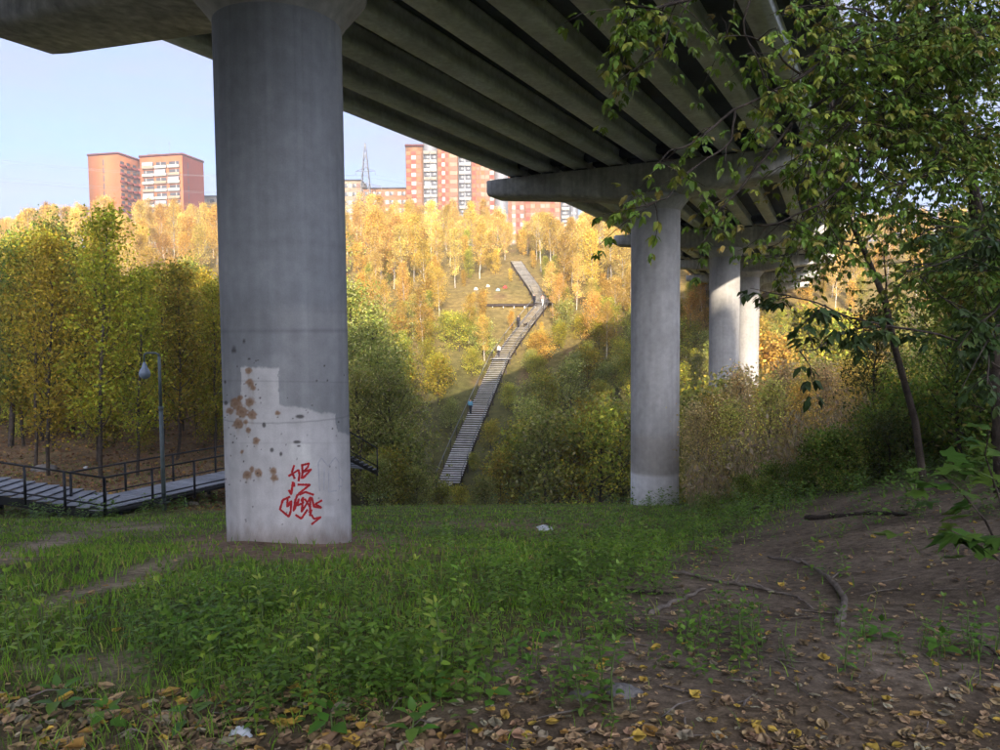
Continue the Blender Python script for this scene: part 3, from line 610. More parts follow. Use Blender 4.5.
# small coloured bundles lying on the slope above the platform
def lumpy(name, p, s, mat, seed, label, cat):
    r = rs(seed); m = MB(); n, k = 10, 6; V = []
    for i in range(k):
        ph = math.pi * (i + .35) / (k - .3) / 2
        for j in range(n):
            a = 2 * math.pi * j / n; q = 1 + .22 * r.randn() * .6
            V.append((s[0] * math.cos(a) * math.sin(ph) * q, s[1] * math.sin(a) * math.sin(ph) * q, s[2] * math.cos(ph) * (1 + .12 * r.randn()) - (.15 * s[2] if i == k - 1 else 0)))
    V.append((0, 0, s[2] * .97)); T = [(j, (j + 1) % n, len(V) - 1) for j in range(n)]
    m.add(V, [(i * n + j, (i + 1) * n + j, (i + 1) * n + (j + 1) % n, i * n + (j + 1) % n) for i in range(k - 1) for j in range(n)], T)
    return tag(m.build(name, M[mat], None, True, tuple(p)), label, cat)
for k, (a, b, mt, lab) in enumerate([(505, 288, 'redtarp', 'bright red bundle on the grass left of the upper flight'), (498, 291, 'tealtarp', 'pale teal bundle on the grass left of the upper flight'), (488, 287, 'paletarp', 'cream bundle on the far slope above the dark platform'), (476, 290, 'whitecloth', 'white bundle on the far slope above the dark platform')]):
    g = gp(a, b); lumpy('bundle', g, (.36, .3, .42), mt, 90 + k, lab, 'bundle')

# ================================================================== BUILDINGS, PYLON
def block(name, parent, mat, u0, u1, v0, v1, z0, z1):
    return ubox(name, mat, parent, ((u0 + u1) / 2, (v0 + v1) / 2, (z0 + z1) / 2), (u1 - u0, v1 - v0, z1 - z0))
cp = at(182, 155, 300); G0 = 22.
bt = empty('brick_tower', (cp.x, cp.y, G0), R(-12), 'orange brick apartment tower with white balconies, two wings', 'building'); bt['kind'] = 'thing'
top = cp.z - G0
block('wall', bt, 'brick', -19.1, 0, 0, 14, 0, top); block('wall', bt, 'brick', -34.4, -20.8, -10, 10, 0, top - .8); block('wall', bt, 'brick', -20.8, -19.1, 1.5, 12, 0, top - .4)
o = block('side_wall', bt, 'brickred', 0.0, .12, .05, 14, 0, top - .2); o['label'] = 'deep red brick side wall with its shade painted in'  # shade of this side face is put into a darker copy of the brick
for a, b, c, d in ((-19.3, .3, -.3, 14.2), (-34.6, -20.6, -10.2, 10.2)): block('parapet', bt, 'brickred', a, b, c, d, top - (0 if a > -20 else .8), top + (.8 if a > -20 else 0))
for f in range(10):
    z = top - 4.6 - f * 3.05
    for c, u in enumerate((-17.6, -12.0, -6.2)):
        block('balcony', bt, 'white' if (f + c) % 3 else 'cream', u, u + 5.1, -1.0, -.02, z - .2, z + .95)
        block('window', bt, 'win', u + .3, u + 4.8, -.12, .05, z + 1.0, z + 2.35)
        block('window_frame', bt, 'white', u + 1.2 + c, u + 1.5 + c, -.2, .04, z + .95, z + 2.4)
        if (f * 5 + c * 3) % 4 == 0: block('balcony_glazing', bt, 'greyglaze', u + .1, u + 5.0, -.95, -.85, z + .95, z + 2.4)
    for u in (-9., -5.5, -2.):
        block('window', bt, 'win', -20.82, -20.70, u, u + 1.8, z, z + 1.5); block('balcony', bt, 'brickred', -20.8, -20.0, u - .3, u + 2.2, z - .8, z + .2)
    block('balcony', bt, 'brickred', -20.75, -19.15, .3, 1.45, z - .6, z + .4); block('window', bt, 'win', -20.5, -19.4, 1.38, 1.52, z + .5, z + 2.2)
    block('window', bt, 'win', .06, .16, 3.2, 3.7, z, z + 2.4); block('window', bt, 'win', -27.8, -27.3, -10.08, -9.9, z - .2, z + 2.2)
for u, h in ((-16, 5), (-9, 7), (-29, 5), (-33, 4)):
    m = MB(); m.bar((u, 5, top), (u, 5, top + h), .09); m.bar((u - .6, 5, top + h - 1), (u + .6, 5, top + h - 1), .06); m.build('antenna', M['steel'], bt)
block('roof_hut', bt, 'steel', -18.5, -14, 4, 9, top + .7, top + 2.4)
lp = at(178, 197, 330); lw = empty('pale_slab_block', (lp.x, lp.y, G0), 0, 'pale low apartment block behind the brick tower', 'building'); lw['kind'] = 'thing'
tl = lp.z - G0; block('wall', lw, 'pale', 0, 40, 0, 12, 0, tl); block('roof', lw, 'roof', -.3, 40.3, -.3, 12.3, tl, tl + .5)
for f in range(5):
    for k in range(12): block('window', lw, 'win' if (f + k) % 3 else 'white', 1.2 + k * 3.2, 2.9 + k * 3.2, -.08, .06, tl - 2.6 - f * 3, tl - 1.1 - f * 3)
# checkered panel tower: local x from pixel columns at d=280
D2 = 280.; S = D2 / F; o2 = at(405.5, 147, D2)
ct = empty('checkered_tower', (o2.x, o2.y, G0), 0, 'tall tower block with red, orange and white checkered panels and glazed balcony strips', 'building'); ct['kind'] = 'thing'
tz = o2.z - G0
def X(px): return (px - 405.5) * S
def checker(parent, x0, x1, cols, z1, rows, mats, hh=1.57, v=0.):
    w = (x1 - x0) / cols
    for r_ in range(rows):
        for c in range(cols):
            mt = mats[c][r_ % len(mats[c])]
            if mt: block('window' if mt in ('white', 'win', 'cream') else 'panel', parent, mt, x0 + c * w + .12, x0 + (c + 1) * w - .12, v - .1, v + .02, z1 - (r_ + 1) * hh + .06, z1 - r_ * hh - .06)
block('wall', ct, 'orange', X(405.5), X(422.5), 0, 14, 0, tz); block('roof', ct, 'brickred', X(405), X(423), -.3, 14.3, tz, tz + .9)
checker(ct, X(405.6), X(421), 3, tz - 1.5, 22, [('orange', 'redpanel'), ('redpanel', 'white'), ('orange', 'rose')])
block('wall', ct, 'greyglaze', X(422.5), X(436.5), .6, 14, 0, tz + 1.5)
for f in range(14):
    z = tz - 1.5 - f * 3.14
    for a, b in ((423.2, 429.2), (429.8, 435.8)): block('balcony', ct, 'white' if (f + int(a)) % 3 else 'pale', X(a), X(b), -.5, .6, z - 1.3, z - .1); block('window', ct, 'win' if (f * 3 + int(a)) % 4 else 'lav', X(a) + .2, X(b) - .2, .3, .62, z - 3.0, z - 1.4)
block('wall', ct, 'orange', X(436.5), X(457), 0, 14, 0, tz + 2)
checker(ct, X(437), X(448), 3, tz + .6, 24, [('redpanel', 'orange'), ('white', 'redpanel'), ('redpanel', 'rose')])
checker(ct, X(448.5), X(456.5), 1, tz + .6, 24, [('cream', 'rose')])
block('wall', ct, 'greyglaze', X(457), X(470), .6, 14, 0, tz + 2)
for f in range(15):
    z = tz + .5 - f * 3.14
    for a, b in ((458, 463.2), (463.8, 469.4)): block('balcony', ct, 'white' if (f + int(a)) % 2 else 'lav', X(a), X(b), -.5, .6, z - 1.3, z - .1); block('window', ct, 'win' if (f * 3 + int(a)) % 3 else 'greyglaze', X(a) + .2, X(b) - .2, .3, .62, z - 3.0, z - 1.4)
block('wall', ct, 'rose', X(470), X(493), 0, 14, 0, tz + 2)
checker(ct, X(470.5), X(478.5), 2, tz + .6, 24, [('redpanel', 'orange'), ('brick', 'rose')]); checker(ct, X(479), X(492.5), 3, tz + .6, 24, [('brick', 'cream'), ('rose', 'cream'), ('white', 'redpanel')])
block('side_wall', ct, 'lav', X(493), X(506), 1.5, 14, 0, tz + 2)  # shaded side face: its shade is put into the lavender tone
o3 = at(495, 175, 310.); S = 310. / F; c2 = empty('stepped_tower', (o3.x, o3.y, G0), 0, 'second panel tower seen below the bridge cap, with white and red windows', 'building'); c2['kind'] = 'thing'
def X(px): return (px - 495) * S
tz = o3.z - G0
block('wall', c2, 'white', X(495), X(506.5), .4, 14, 0, tz); block('wall', c2, 'rose', X(506.5), X(524), 0, 14, 0, tz); block('wall', c2, 'orange', X(524), X(560), 1.2, 14, 0, tz - 1)
checker(c2, X(507), X(523.5), 4, tz - 2, 22, [('brick', 'rose'), ('white', 'cream'), ('redpanel', 'rose'), ('white', 'rose')], 1.72)
checker(c2, X(525), X(559), 7, tz - 3, 20, [('redpanel', 'rose'), ('orange', 'cream'), ('rose', 'orange'), ('brick', 'pale'), ('rose', 'cream'), ('redpanel', 'orange'), ('cream', 'rose')], 1.72, 1.2)
block('wall', c2, 'greyglaze', X(560), X(569), .8, 14, 0, tz); block('side_wall', c2, 'lav', X(569), X(577.5), 2, 14, 0, tz - 2)
for f in range(12):
    z = tz - 3 - f * 3.4; block('balcony', c2, 'white', X(560.8), X(568.2), -.2, .8, z - 1.3, z); block('window', c2, 'win', X(561.2), X(567.8), .5, .82, z + .1, z + 1.7)
    for u in (570.5, 574): block('window', c2, 'win', X(u), X(u + 2), 1.9, 2.02, z, z + 1.6)
    block('window', c2, 'win' if f % 2 else 'greyglaze', X(497), X(499.6), .3, .42, z, z + 1.6); block('window', c2, 'win', X(502), X(504.6), .3, .42, z, z + 1.6)
o4 = at(343, 181, 285.); S = 285. / F
def X(px): return (px - 343) * S
lb2 = empty('cream_block', (o4.x, o4.y, G0), 0, 'low cream apartment block left of the lattice pylon', 'building'); lb2['kind'] = 'thing'; tz = o4.z - G0
block('wall', lb2, 'cream', X(335), X(361), 0, 12, 0, tz); block('roof', lb2, 'roof', X(334.5), X(361.5), -.3, 12.3, tz, tz + .5); checker(lb2, X(336), X(360), 6, tz - 1, 16, [('win', None), ('orange', None), ('win', None), ('white', None), ('win', None), ('rose', None)])
lb3 = empty('orange_block', (o4.x, o4.y, G0), 0, 'low orange apartment block between the pylon and the checkered tower', 'building'); lb3['kind'] = 'thing'; tz = at(380, 188, 285).z - G0
block('wall', lb3, 'orange', X(361.6), X(406), 2, 14, 0, tz); block('roof', lb3, 'roof', X(361.6), X(406.5), 1.7, 14.3, tz, tz + .5); checker(lb3, X(363), X(404), 10, tz - 1, 14, [('win', None), ('rose', None), ('white', None)] * 3 + [('win', None)], 1.57, 2.)
pp = at(365, 143, 262.); pyl = empty('lattice_pylon', (pp.x, pp.y, 22), 0, 'grey steel lattice power pylon in front of the orange block', 'pylon'); ph = pp.z - 22
def pw(z): return 3.2 * (1 - z / ph) + .25 if z < ph * .7 else 1.15 * (1 - (z - ph * .7) / (ph * .3)) + .12
m = MB(); zs_ = np.linspace(0, ph, 15)
for a, b in zip(zs_[:-1], zs_[1:]):
    cA = [(sx * pw(a), sy * pw(a), a) for sx, sy in ((-1, -1), (1, -1), (1, 1), (-1, 1))]; cB = [(sx * pw(b), sy * pw(b), b) for sx, sy in ((-1, -1), (1, -1), (1, 1), (-1, 1))]
    for k in range(4):
        m.bar(cA[k], cB[k], .2); m.bar(cA[k], cB[(k + 1) % 4], .1); m.bar(cA[(k + 1) % 4], cB[k], .1)
m.build('mast', M['steel'], pyl)
for zz, w in ((ph * .78, 3.4), (ph * .66, 5.4), (ph * .56, 4.2)):
    m = MB()
    for sg in (-1, 1):
        for sy in (-.4, .4): m.bar((0, sy, zz), (sg * w, 0, zz), .13); m.bar((0, sy, zz + 1.2), (sg * w, 0, zz), .1)
        m.bar((sg * w, 0, zz), (sg * w, 0, zz - 1.3), .12)
    m.build('cross_arm', M['steel'], pyl)
for zz, w in ((ph * .78, 3.4), (ph * .66, 5.4)):
    for sg in (-1, 1):
        for e in (-1, 1):
            pts = [(sg * w + e * 160 * t * .9, 60 * e * t, zz - 1.3 - 9 * (1 - (2 * t - 1) ** 2) * .5) for t in np.linspace(0, 1, 12)]; m = MB(); m.tube(pts, .035, 3); m.build('power_line', M['steel'], pyl)

# ================================================================== TREES
GOLD = [(.54, .34, .055, 3), (.58, .40, .09, 2), (.46, .26, .045, 1.2), (.40, .33, .06, 1)]
PALEGOLD = [(.58, .41, .12, 3), (.55, .37, .08, 2), (.47, .36, .11, 1)]
RUST = [(.48, .29, .06, 3), (.40, .25, .06, 2), (.52, .35, .08, 2)]
OLIVE = [(.31, .27, .025, 3), (.40, .31, .03, 2), (.22, .23, .025, 2), (.37, .25, .03, 1)]
DEEPGREEN = [(.14, .23, .03, 3), (.20, .27, .035, 2), (.32, .30, .04, 1)]
WILLOW = [(.27, .29, .06, 3), (.36, .34, .08, 2), (.44, .41, .17, 1), (.20, .23, .045, 2)]
YGREEN = [(.34, .34, .04, 3), (.46, .38, .045, 2), (.25, .30, .04, 2)]
NEAR = [(.13, .21, .03, 3), (.19, .27, .04, 2.5), (.29, .30, .05, 1.6), (.36, .28, .08, .4)]
def gen_tree(seed, h, r0, cb, crad, nl, ls, pal, limbs=16, up=.55, clump=.5, lean=.04, sides=6, prof='oval', aspect=.6, droop=0., flat=0.):
    r = rs(seed); n = 9; tt = np.linspace(0, 1, n)
    a0 = r.uniform(0, 6.28); bend = np.cumsum(r.normal(0, lean, (n, 2)), 0) * h / n * 1.2 + np.outer(tt, [math.cos(a0), math.sin(a0)]) * lean * h
    tp = np.column_stack([bend, tt * h]); tp[0] = (0, 0, -.4)
    m = MB(); m.tube(tp, r0 * (1 - tt) ** .8 + .012, sides, False)
    tw = []; tc = []
    for i in range(limbs):
        f = (i + r.rand()) / limbs; t = cb + (1 - cb) * f * .97
        p0 = np.array([np.interp(t, tt, tp[:, k]) for k in range(3)])
        if prof == 'oval': pr_ = math.sin(math.pi * (0.18 + .80 * f)) ** .8
        elif prof == 'cone': pr_ = 1.05 - .85 * f
        else: pr_ = math.sqrt(max(.05, 1 - (f * 1.6 - .55) ** 2))
        L = crad * pr_ * r.uniform(.65, 1.15); az = i * 2.4 + r.uniform(-.5, .5); el = up + r.uniform(-.2, .25) + .35 * f
        d = np.array([math.cos(az) * math.cos(el), math.sin(az) * math.cos(el), math.sin(el)]); pts = [p0]
        for k in range(4):
            d = d + r.normal(0, .12, 3) + np.array([0, 0, .06 - droop]); d /= np.linalg.norm(d); pts.append(pts[-1] + d * L / 4)
        pts = np.array(pts); rb = r0 * .42 * (1 - .75 * t) + .008
        m.tube(pts, np.linspace(rb, rb * .25, 5), 4, False)
        tint = r.normal(0, .16)
        for s_ in np.linspace(.3, 1, 5): tw.append(np.array([np.interp(s_ * 4, range(5), pts[:, k]) for k in range(3)])); tc.append(tint)
        for k in range(4):
            s_ = r.uniform(.35, 1); q = np.array([np.interp(s_ * 4, range(5), pts[:, e]) for e in range(3)]); dd = d + r.normal(0, .6, 3); dd[2] += .2 - droop * 3; dd /= np.linalg.norm(dd); e = q + dd * L * r.uniform(.25, .5)
            m.tube([q, (q + e) / 2 + r.normal(0, .03, 3) * L, e], [rb * .4, rb * .28, .006], 3, False); t2 = tint + r.normal(0, .12)
            for w in (.45, .75, 1): tw.append(q + (e - q) * w); tc.append(t2)
    tw = np.array(tw); tc = np.array(tc); idx = r.randint(0, len(tw), nl)
    P = tw[idx] + r.normal(0, clump, (nl, 3)) * np.array([1, 1, .8]); P[:, 2] = np.maximum(P[:, 2], .15)
    A = unit(r, nl); B = np.cross(A, unit(r, nl)); B /= np.linalg.norm(B, axis=1)[:, None] + 1e-9
    l = ls * r.uniform(.6, 1.25, (nl, 1)); V = np.stack([P - A * l * .5, P + B * l * aspect * .5, P + A * l * .5, P - B * l * aspect * .5], 1).reshape(-1, 3)
    C = np.repeat(palette(r, pal, nl) * np.exp(tc[idx])[:, None], 4, 0)
    return m, V, np.arange(nl * 4).reshape(-1, 4), C
def where(p):
    a = float(proj(np.array((p[0], p[1], p[2])))[0]); y = p[1]
    if y > 98:
        return 'beyond the wood by the boardwalk' if a < 225 else 'left of the long stairs below the towers' if a < 440 else 'close beside the upper stairs' if a < 560 else 'right of the upper stairs, next to the pale pillar' if a < 690 else 'on the far slope past the bridge'
    if y > 70:
        return 'by the lower stairs' if a < 530 else 'between the stairs and the pale pillar' if a < 690 else 'in the valley past the bridge pillars'
    return ('at the near edge of the wood, behind the railing' if y < 46 else 'deep in the wood behind the boardwalk') if a < 225 else 'between the graffitied pillar and the stairs' if a < 470 else 'below the stairs, left of the pale pillar' if a < 650 else 'around the sunlit pillars' if a < 860 else 'on the overgrown right bank'
def tree_kind(name, look, cat, group, bark, specs, leafm='leaf'):
    k = []
    for s_ in specs:
        m, V, Q, C = gen_tree(**s_); k.append((m.mesh('trunk', M[bark], True), np_mesh('crown', V, Q, M[leafm], C), s_['h'], s_['crad']))
    return dict(name=name, look=look if isinstance(look, tuple) else (look,), cat=cat, group=group, k=k)
def plant(kind, v, loc, rz, sc, label=None, sz=None):
    tr, crn, h, cr_ = kind['k'][v % len(kind['k'])]
    look, wh = kind['look'][v % len(kind['look'])], where(loc)
    e = empty(kind['name'], loc, rz, label or (look + ' ' + wh), kind['cat'], kind['group'] + ', ' + look.split()[0] + ' ones ' + wh)
    e.scale = (sc, sc, sz or sc)
    obj('trunk', tr, e); obj('crown', crn, e); return e
K = {}
K['birch'] = tree_kind('golden_birch', ('slender golden birch', 'pale straw-yellow birch'), 'tree', 'birches', 'birch',
    [dict(seed=100 + i, h=11.5 + i % 3, r0=.13, cb=.22, crad=2.0 + .2 * (i % 3), nl=4600, ls=.235, pal=(GOLD, PALEGOLD)[i % 2], limbs=22, up=.75, clump=.42) for i in range(6)])
K['aspen'] = tree_kind('russet_aspen', ('rusty orange broad tree', 'golden broad-crowned tree', 'pale cream-gold broad tree', 'taller rust-brown tree'), 'tree', 'broad trees', 'birch',
    [dict(seed=120 + i, h=10.5 + i, r0=.14, cb=.2, crad=2.6, nl=4600, ls=.235, pal=(RUST, GOLD, PALEGOLD)[i % 3], limbs=20, up=.6, clump=.5) for i in range(4)])
K['bare'] = tree_kind('thin_birch', 'thin half-bare birch', 'tree', 'half-bare birches', 'birch',
    [dict(seed=140 + i, h=12.5, r0=.12, cb=.3, crad=1.7, nl=1500, ls=.22, pal=PALEGOLD, limbs=26, up=.8, clump=.35) for i in range(3)])
WOODPAL = [OLIVE, [(.42, .32, .03, 3), (.47, .34, .035, 2), (.34, .28, .03, 1)], [(.27, .30, .025, 3), (.38, .34, .03, 2)], OLIVE, [(.44, .31, .035, 3), (.34, .26, .03, 2), (.46, .36, .03, 1)]]
K['olive'] = tree_kind('yellowing_tree', ('slim olive-yellow tree', 'bright yellow slim tree', 'yellow-green slim tree', 'sparse olive tree with bare stem', 'brownish yellow slim tree'), 'tree', 'slim trees', 'bark',
    [dict(seed=160 + i, h=10.5 + .5 * i, r0=.085, cb=.14 if i != 3 else .35, crad=1.9, nl=(5200, 5200, 5200, 2600, 5000)[i], ls=.17, pal=WOODPAL[i], limbs=26, up=.7, clump=.36) for i in range(5)])
K['green'] = tree_kind('green_tree', 'dark green full-crowned tree', 'tree', 'green trees', 'bark',
    [dict(seed=180 + i, h=12, r0=.15, cb=.2, crad=2.6, nl=5200, ls=.20, pal=[(.14, .19, .035, 3), (.20, .22, .035, 2), (.30, .27, .04, 2)], limbs=24, up=.55, clump=.45) for i in range(2)])
K['willow'] = tree_kind('grey_willow', 'rounded grey-green willow', 'tree', 'willows', 'bark',
    [dict(seed=200 + i, h=11, r0=.17, cb=.12, crad=3.4, nl=6500, ls=.26, pal=WILLOW, limbs=26, up=.5, clump=.5, aspect=.4, prof='round') for i in range(3)])
K['bush'] = tree_kind('ravine_bush', ('yellow-green bush', 'olive bush', 'grey-green bush', 'golden bush'), 'bush', 'bushes', 'bark',
    [dict(seed=220 + i, h=5.0, r0=.07, cb=.05, crad=2.4, nl=3600, ls=.22, pal=(YGREEN, OLIVE, WILLOW, GOLD)[i % 4], limbs=20, up=.55, clump=.42, prof='round') for i in range(4)])
K['goldbush'] = tree_kind('golden_bush', ('bright golden shrub', 'lime-yellow upright shrub', 'tall golden shrub'), 'bush', 'shrubs', 'bark',
    [dict(seed=240 + i, h=6.5, r0=.08, cb=.05, crad=1.9, nl=3600, ls=.22, pal=(GOLD, YGREEN)[i % 2], limbs=22, up=.85, clump=.35) for i in range(3)])
# --- what must stay visible: the stair and things on the slope
ST = [(float(proj(np.array(p))[0]), float(proj(np.array(p))[1]), p.y) for p, _ in SR] + [(a, b, gp(a, b).y) for a in range(492, 512, 6) for b in (299, 306)] + [(a, b, gp(a, b).y) for a, b in ((505, 285), (498, 288), (488, 284), (476, 287))]
ST = np.array(ST)
SKYL = np.array([(-80, 225), (0, 222), (40, 210), (80, 198), (130, 203), (170, 199), (215, 208), (340, 192), (370, 189), (400, 198), (440, 206), (475, 200), (500, 214), (518, 236), (535, 208), (562, 226), (580, 214), (600, 205), (640, 222), (700, 225), (1080, 205)], float)
def clear_h(x, y, h, r, marg=1.0):
    """largest height up to h that hides neither stair nor skyline; 0 if none"""
    z = Hf(x, y); px, pb = proj(np.array((x, y, z)));
    if px < -70 or px > 1075: return 0
    sky_py = np.interp(px, SKYL[:, 0], SKYL[:, 1]); rp = r * F / y * marg
    for f in (1, .85, .7, .55, .4):
        hh = h * f; pt = proj(np.array((x, y, z + hh)))[1]
        if pt < sky_py - 4: continue
        w = rp * (.6 + .4 * f)
        if not ((np.abs(ST[:, 0] - px) < w) & (ST[:, 1] > pt - 2) & (ST[:, 1] < pb + 4) & (ST[:, 2] > y - 1.5)).any(): return hh
    return 0
def put(kind, x, y, hwant, r, vary=None, label=None, clearing=True):
    v = int(r.randint(0, 99)) if vary is None else vary; _, _, h0, cr_ = K[kind]['k'][v % len(K[kind]['k'])]
    hh = clear_h(x, y, hwant, cr_ * hwant / h0) if clearing else hwant
    if hh <= 0: return None
    sc = hh / h0; return plant(K[kind], v, (x, y, Hf(x, y) - .05), r.uniform(0, 6.28), sc, label)
r = rs(5); cnt = {}
y = 99.
while y < 235:
    stp = 4.9 + (y - 99) * .026; x = -.75 * y - 8
    while x < .78 * y + 10:
        xx, yy = x + r.uniform(-.42, .42) * stp, y + r.uniform(-.45, .45) * stp; x += stp
        if PR[8].x - 9 < xx < PR[8].x + 12 and yy < 124 and xx > .3 * yy: continue
        pz = float(proj(np.array((xx, yy, Hf(xx, yy))))[0])
        if 228 < pz < 338 or 640 < pz < 674 or (pz > 860 and r.rand() < .55): continue
        q = r.rand(); nn = float(vnoise(xx, yy, 30, 77))
        kind = 'bare' if q < .16 else ('aspen' if q + .35 * nn > .58 else 'birch')
        hw = {'bare': 12, 'aspen': 10, 'birch': 11}[kind] * r.uniform(.72, 1.12)
        if yy < 112: hw *= .75
        if put(kind, xx, yy, hw, r): cnt[kind] = cnt.get(kind, 0) + 1
    y += stp
y = 104.
while y < 168:
    x = -.34 * y
    while x < .62 * y:
        xx, yy = x + r.uniform(-.45, .45) * 5.5, y + r.uniform(-.45, .45) * 5; x += 5.6 + (y - 104) * .03
        pz = float(proj(np.array((xx, yy, Hf(xx, yy))))[0])
        if 228 < pz < 338 or 640 < pz < 674 or (pz > 900 and r.rand() < .6): continue
        put('goldbush', xx, yy, r.uniform(2.5, 5.2), r, int(r.choice([0, 0, 2, 1])))
    y += 5.2
y = 74.
while y < 104:                                             # lower far slope: bushes
    x = -.3 * y
    while x < .74 * y + 6:
        xx, yy = x + r.uniform(-.4, .4) * 4, y + r.uniform(-.4, .4) * 4; x += 3.9
        if xx < -7 and yy < 80: continue
        kk = 'bush'
        if put(kk, xx, yy, r.uniform(2.6, 5.5), r, vary=int(r.choice([0, 0, 1, 2, 2, 3 if yy > 92 else 0]))): cnt[kk] = cnt.get(kk, 0) + 1
    y += 4.2
for (a, d, h) in [(366, 46, 8.5), (385, 52, 11), (408, 47, 11.5), (428, 54, 11.5), (356, 58, 12.5), (400, 60, 13), (372, 66, 11), (436, 47, 6.5), (345, 52, 9), (420, 68, 12), (330, 62, 13), (362, 43, 8), (378, 48, 10.5), (393, 45, 8.5), (368, 54, 12)]:
    x = at(a, 400, d).x; put('willow', x, d, h, r)
for (a, d, h, v) in [(500, 56, 4.4, 1), (520, 58, 6, 0), (545, 55, 7, 2), (572, 57, 6.5, 1), (600, 55, 7, 0), (622, 58, 8, 2), (560, 68, 6, 0), (590, 70, 7, 1), (510, 66, 4.5, 0), (535, 64, 5, 1), (640, 62, 8, 2), (660, 56, 7, 0), (690, 58, 9, 2), (700, 66, 9, 1), (484, 50, 2.6, 2), (460, 46, 2.0, 0), (415, 42, 2.4, 2), (390, 41, 3.2, 0), (376, 39.5, 2.6, 2), (402, 44, 4.5, 2), (440, 52, 3.5, 0)]:
    x = at(a, 400, d).x; put('bush', x, d, h, r, v)
for (a, d, h) in [(752, 60, 7.5), (765, 64, 9), (780, 58, 7), (795, 66, 10), (812, 60, 8), (830, 68, 10), (850, 62, 8), (742, 74, 9), (870, 70, 9), (890, 64, 8), (915, 68, 9), (940, 66, 8), (775, 76, 12), (805, 80, 13), (840, 78, 13), (960, 72, 9)]:
    x = at(a, 400, d).x; put('goldbush', x, d, h, r)
# left wood
y = 34.
while y < 84:
    x = -.72 * y - 3
    while x < -.355 * y + 3.5:
        xx, yy = x + r.uniform(-.4, .4) * 3.0, y + r.uniform(-.45, .45) * 3.0; x += 2.5 + (y - 34) * .02
        px_, _ = proj(np.array((xx, yy, Hf(xx, yy))))
        if px_ < -70: continue
        w = (Vector((xx, yy, 0)) - C0); 
        if -1.6 < w.dot(UN) < 3.8 and -2 < w.dot(UD) < 20: continue
        if yy < 37 and r.rand() < .5: continue
        hw = r.uniform(9.5, 12) if px_ < 105 else r.uniform(7.2, 9.6)
        put('green' if (px_ < 95 and r.rand() < .13) else 'olive', xx, yy, hw, r)
    y += 2.7
for k in range(34):
    d = r.uniform(37, 62); a = r.uniform(-30, 215); x = at(a, 400, d).x
    put('bush', x, d, r.uniform(1.2, 3.2), r, int(r.choice([0, 1, 1])))
for (a, d, h) in ((72, 44, 12.2), (8, 40, 11.2), (200, 62, 10)): put('green', at(a, 400, d).x, d, h, r)
print('trees', cnt)

# ================================================================== RIGHT BANK: near trees
def near_tree(name, label, trunk, tr, limbs, r, tw_n=9, tw_l=.75, LL=.085, pal=NEAR, bark='bark', parent_leaf='leaf_near', base=None, dens=1.):
    """trunk: world points; limbs: list of (points, radius)"""
    b = trunk[0]; e = empty(name, tuple(b), 0, label, 'tree'); o = np.array(b)
    m = MB(); m.tube([np.array(p) - o for p in trunk], tr, 9, False); m.build('trunk', M[bark], e, True)
    m = MB(); P = []; D = []; Ls = []; Cc = []
    for pts, rad, *ex in limbs:
        pts = np.array([np.array(p) for p in pts]); dens_ = dens * (ex[0] if ex else 1); n = len(pts); s_ = np.linspace(0, n - 1, n * 4); fine = np.stack([np.interp(s_, range(n), pts[:, k]) for k in range(3)], 1)
        fine[1:-1] += r.normal(0, .025, (len(fine) - 2, 3))
        for _ in range(2): fine[1:-1] = (fine[:-2] + 2 * fine[1:-1] + fine[2:]) / 4
        m.tube(fine - o, np.linspace(rad, rad * .28, len(fine)), 5, False); ln = np.linalg.norm(np.diff(pts, axis=0), axis=1).sum()
        for k in range(int(tw_n * ln * dens_) + 1):
            q = fine[int(len(fine) * (.22 + .78 * r.rand() ** .8)) - 1]; d = unit(r, 1)[0]; d[2] = d[2] * .6 - .12; d += .5 * (fine[-1] - fine[0]) / (ln + 1e-6); d /= np.linalg.norm(d); L = tw_l * r.uniform(.35, 1.1)
            tp = [q]; dd = d.copy()
            for i in range(4): dd = dd + r.normal(0, .15, 3) + np.array([0, 0, -.10]); dd /= np.linalg.norm(dd); tp.append(tp[-1] + dd * L / 4)
            m.tube(np.array(tp) - o, np.linspace(.006, .002, 5), 3, False); hue = r.normal(0, .22)
            nodes = max(3, int(L / .12))
            for i in range(nodes):
                f = (i + 1) / nodes * 4; p = np.array([np.interp(f, range(5), np.array(tp)[:, c]) for c in range(3)])
                for sg in (-1, 1):
                    ld = np.cross(dd, [0, 0, 1]) * sg + dd * r.uniform(.1, .8) + r.normal(0, .25, 3); ld[2] -= .55; ld /= np.linalg.norm(ld); col = palette(r, pal, 1, .12)[0] * math.exp(hue)
                    pet = p + ld * LL * .5; sd = np.cross(ld, [0, 0, 1.]); sd /= np.linalg.norm(sd) + 1e-9
                    for (back, side, sc) in ((0, 0, 1.1), (.25, .8, .9), (.25, -.8, .9)) + (((-.35, .9, .75), (-.35, -.9, .75)) if r.rand() < .6 else ()):
                        lf = ld * (1 - .35 * abs(side)) + sd * side * .9 + r.normal(0, .12, 3); lf[2] -= .15; P.append(pet + ld * LL * (.3 - back * .6)); D.append(lf / np.linalg.norm(lf)); Ls.append(LL * sc * r.uniform(.75, 1.2)); Cc.append(col * math.exp(r.normal(0, .1)))
    m.build('branches', M[bark], e, True)
    P = np.array(P); D = np.array(D); Ls = np.array(Ls); U = unit(r, len(P)) * .5 + np.array([0, 0, 1.])
    V, T, Q = leaflets(P - o, D, U, Ls, Ls * .46); obj('crown', np_mesh('crown', V, [T, Q], M[parent_leaf], np.repeat(np.array(Cc), 8, 0)), e); return e
r = rs(9)
def PT(L): return [at(*p) for p in L]
tb = at(1003, 500, 9.2); tb.z = Hf(tb.x, tb.y) - .3
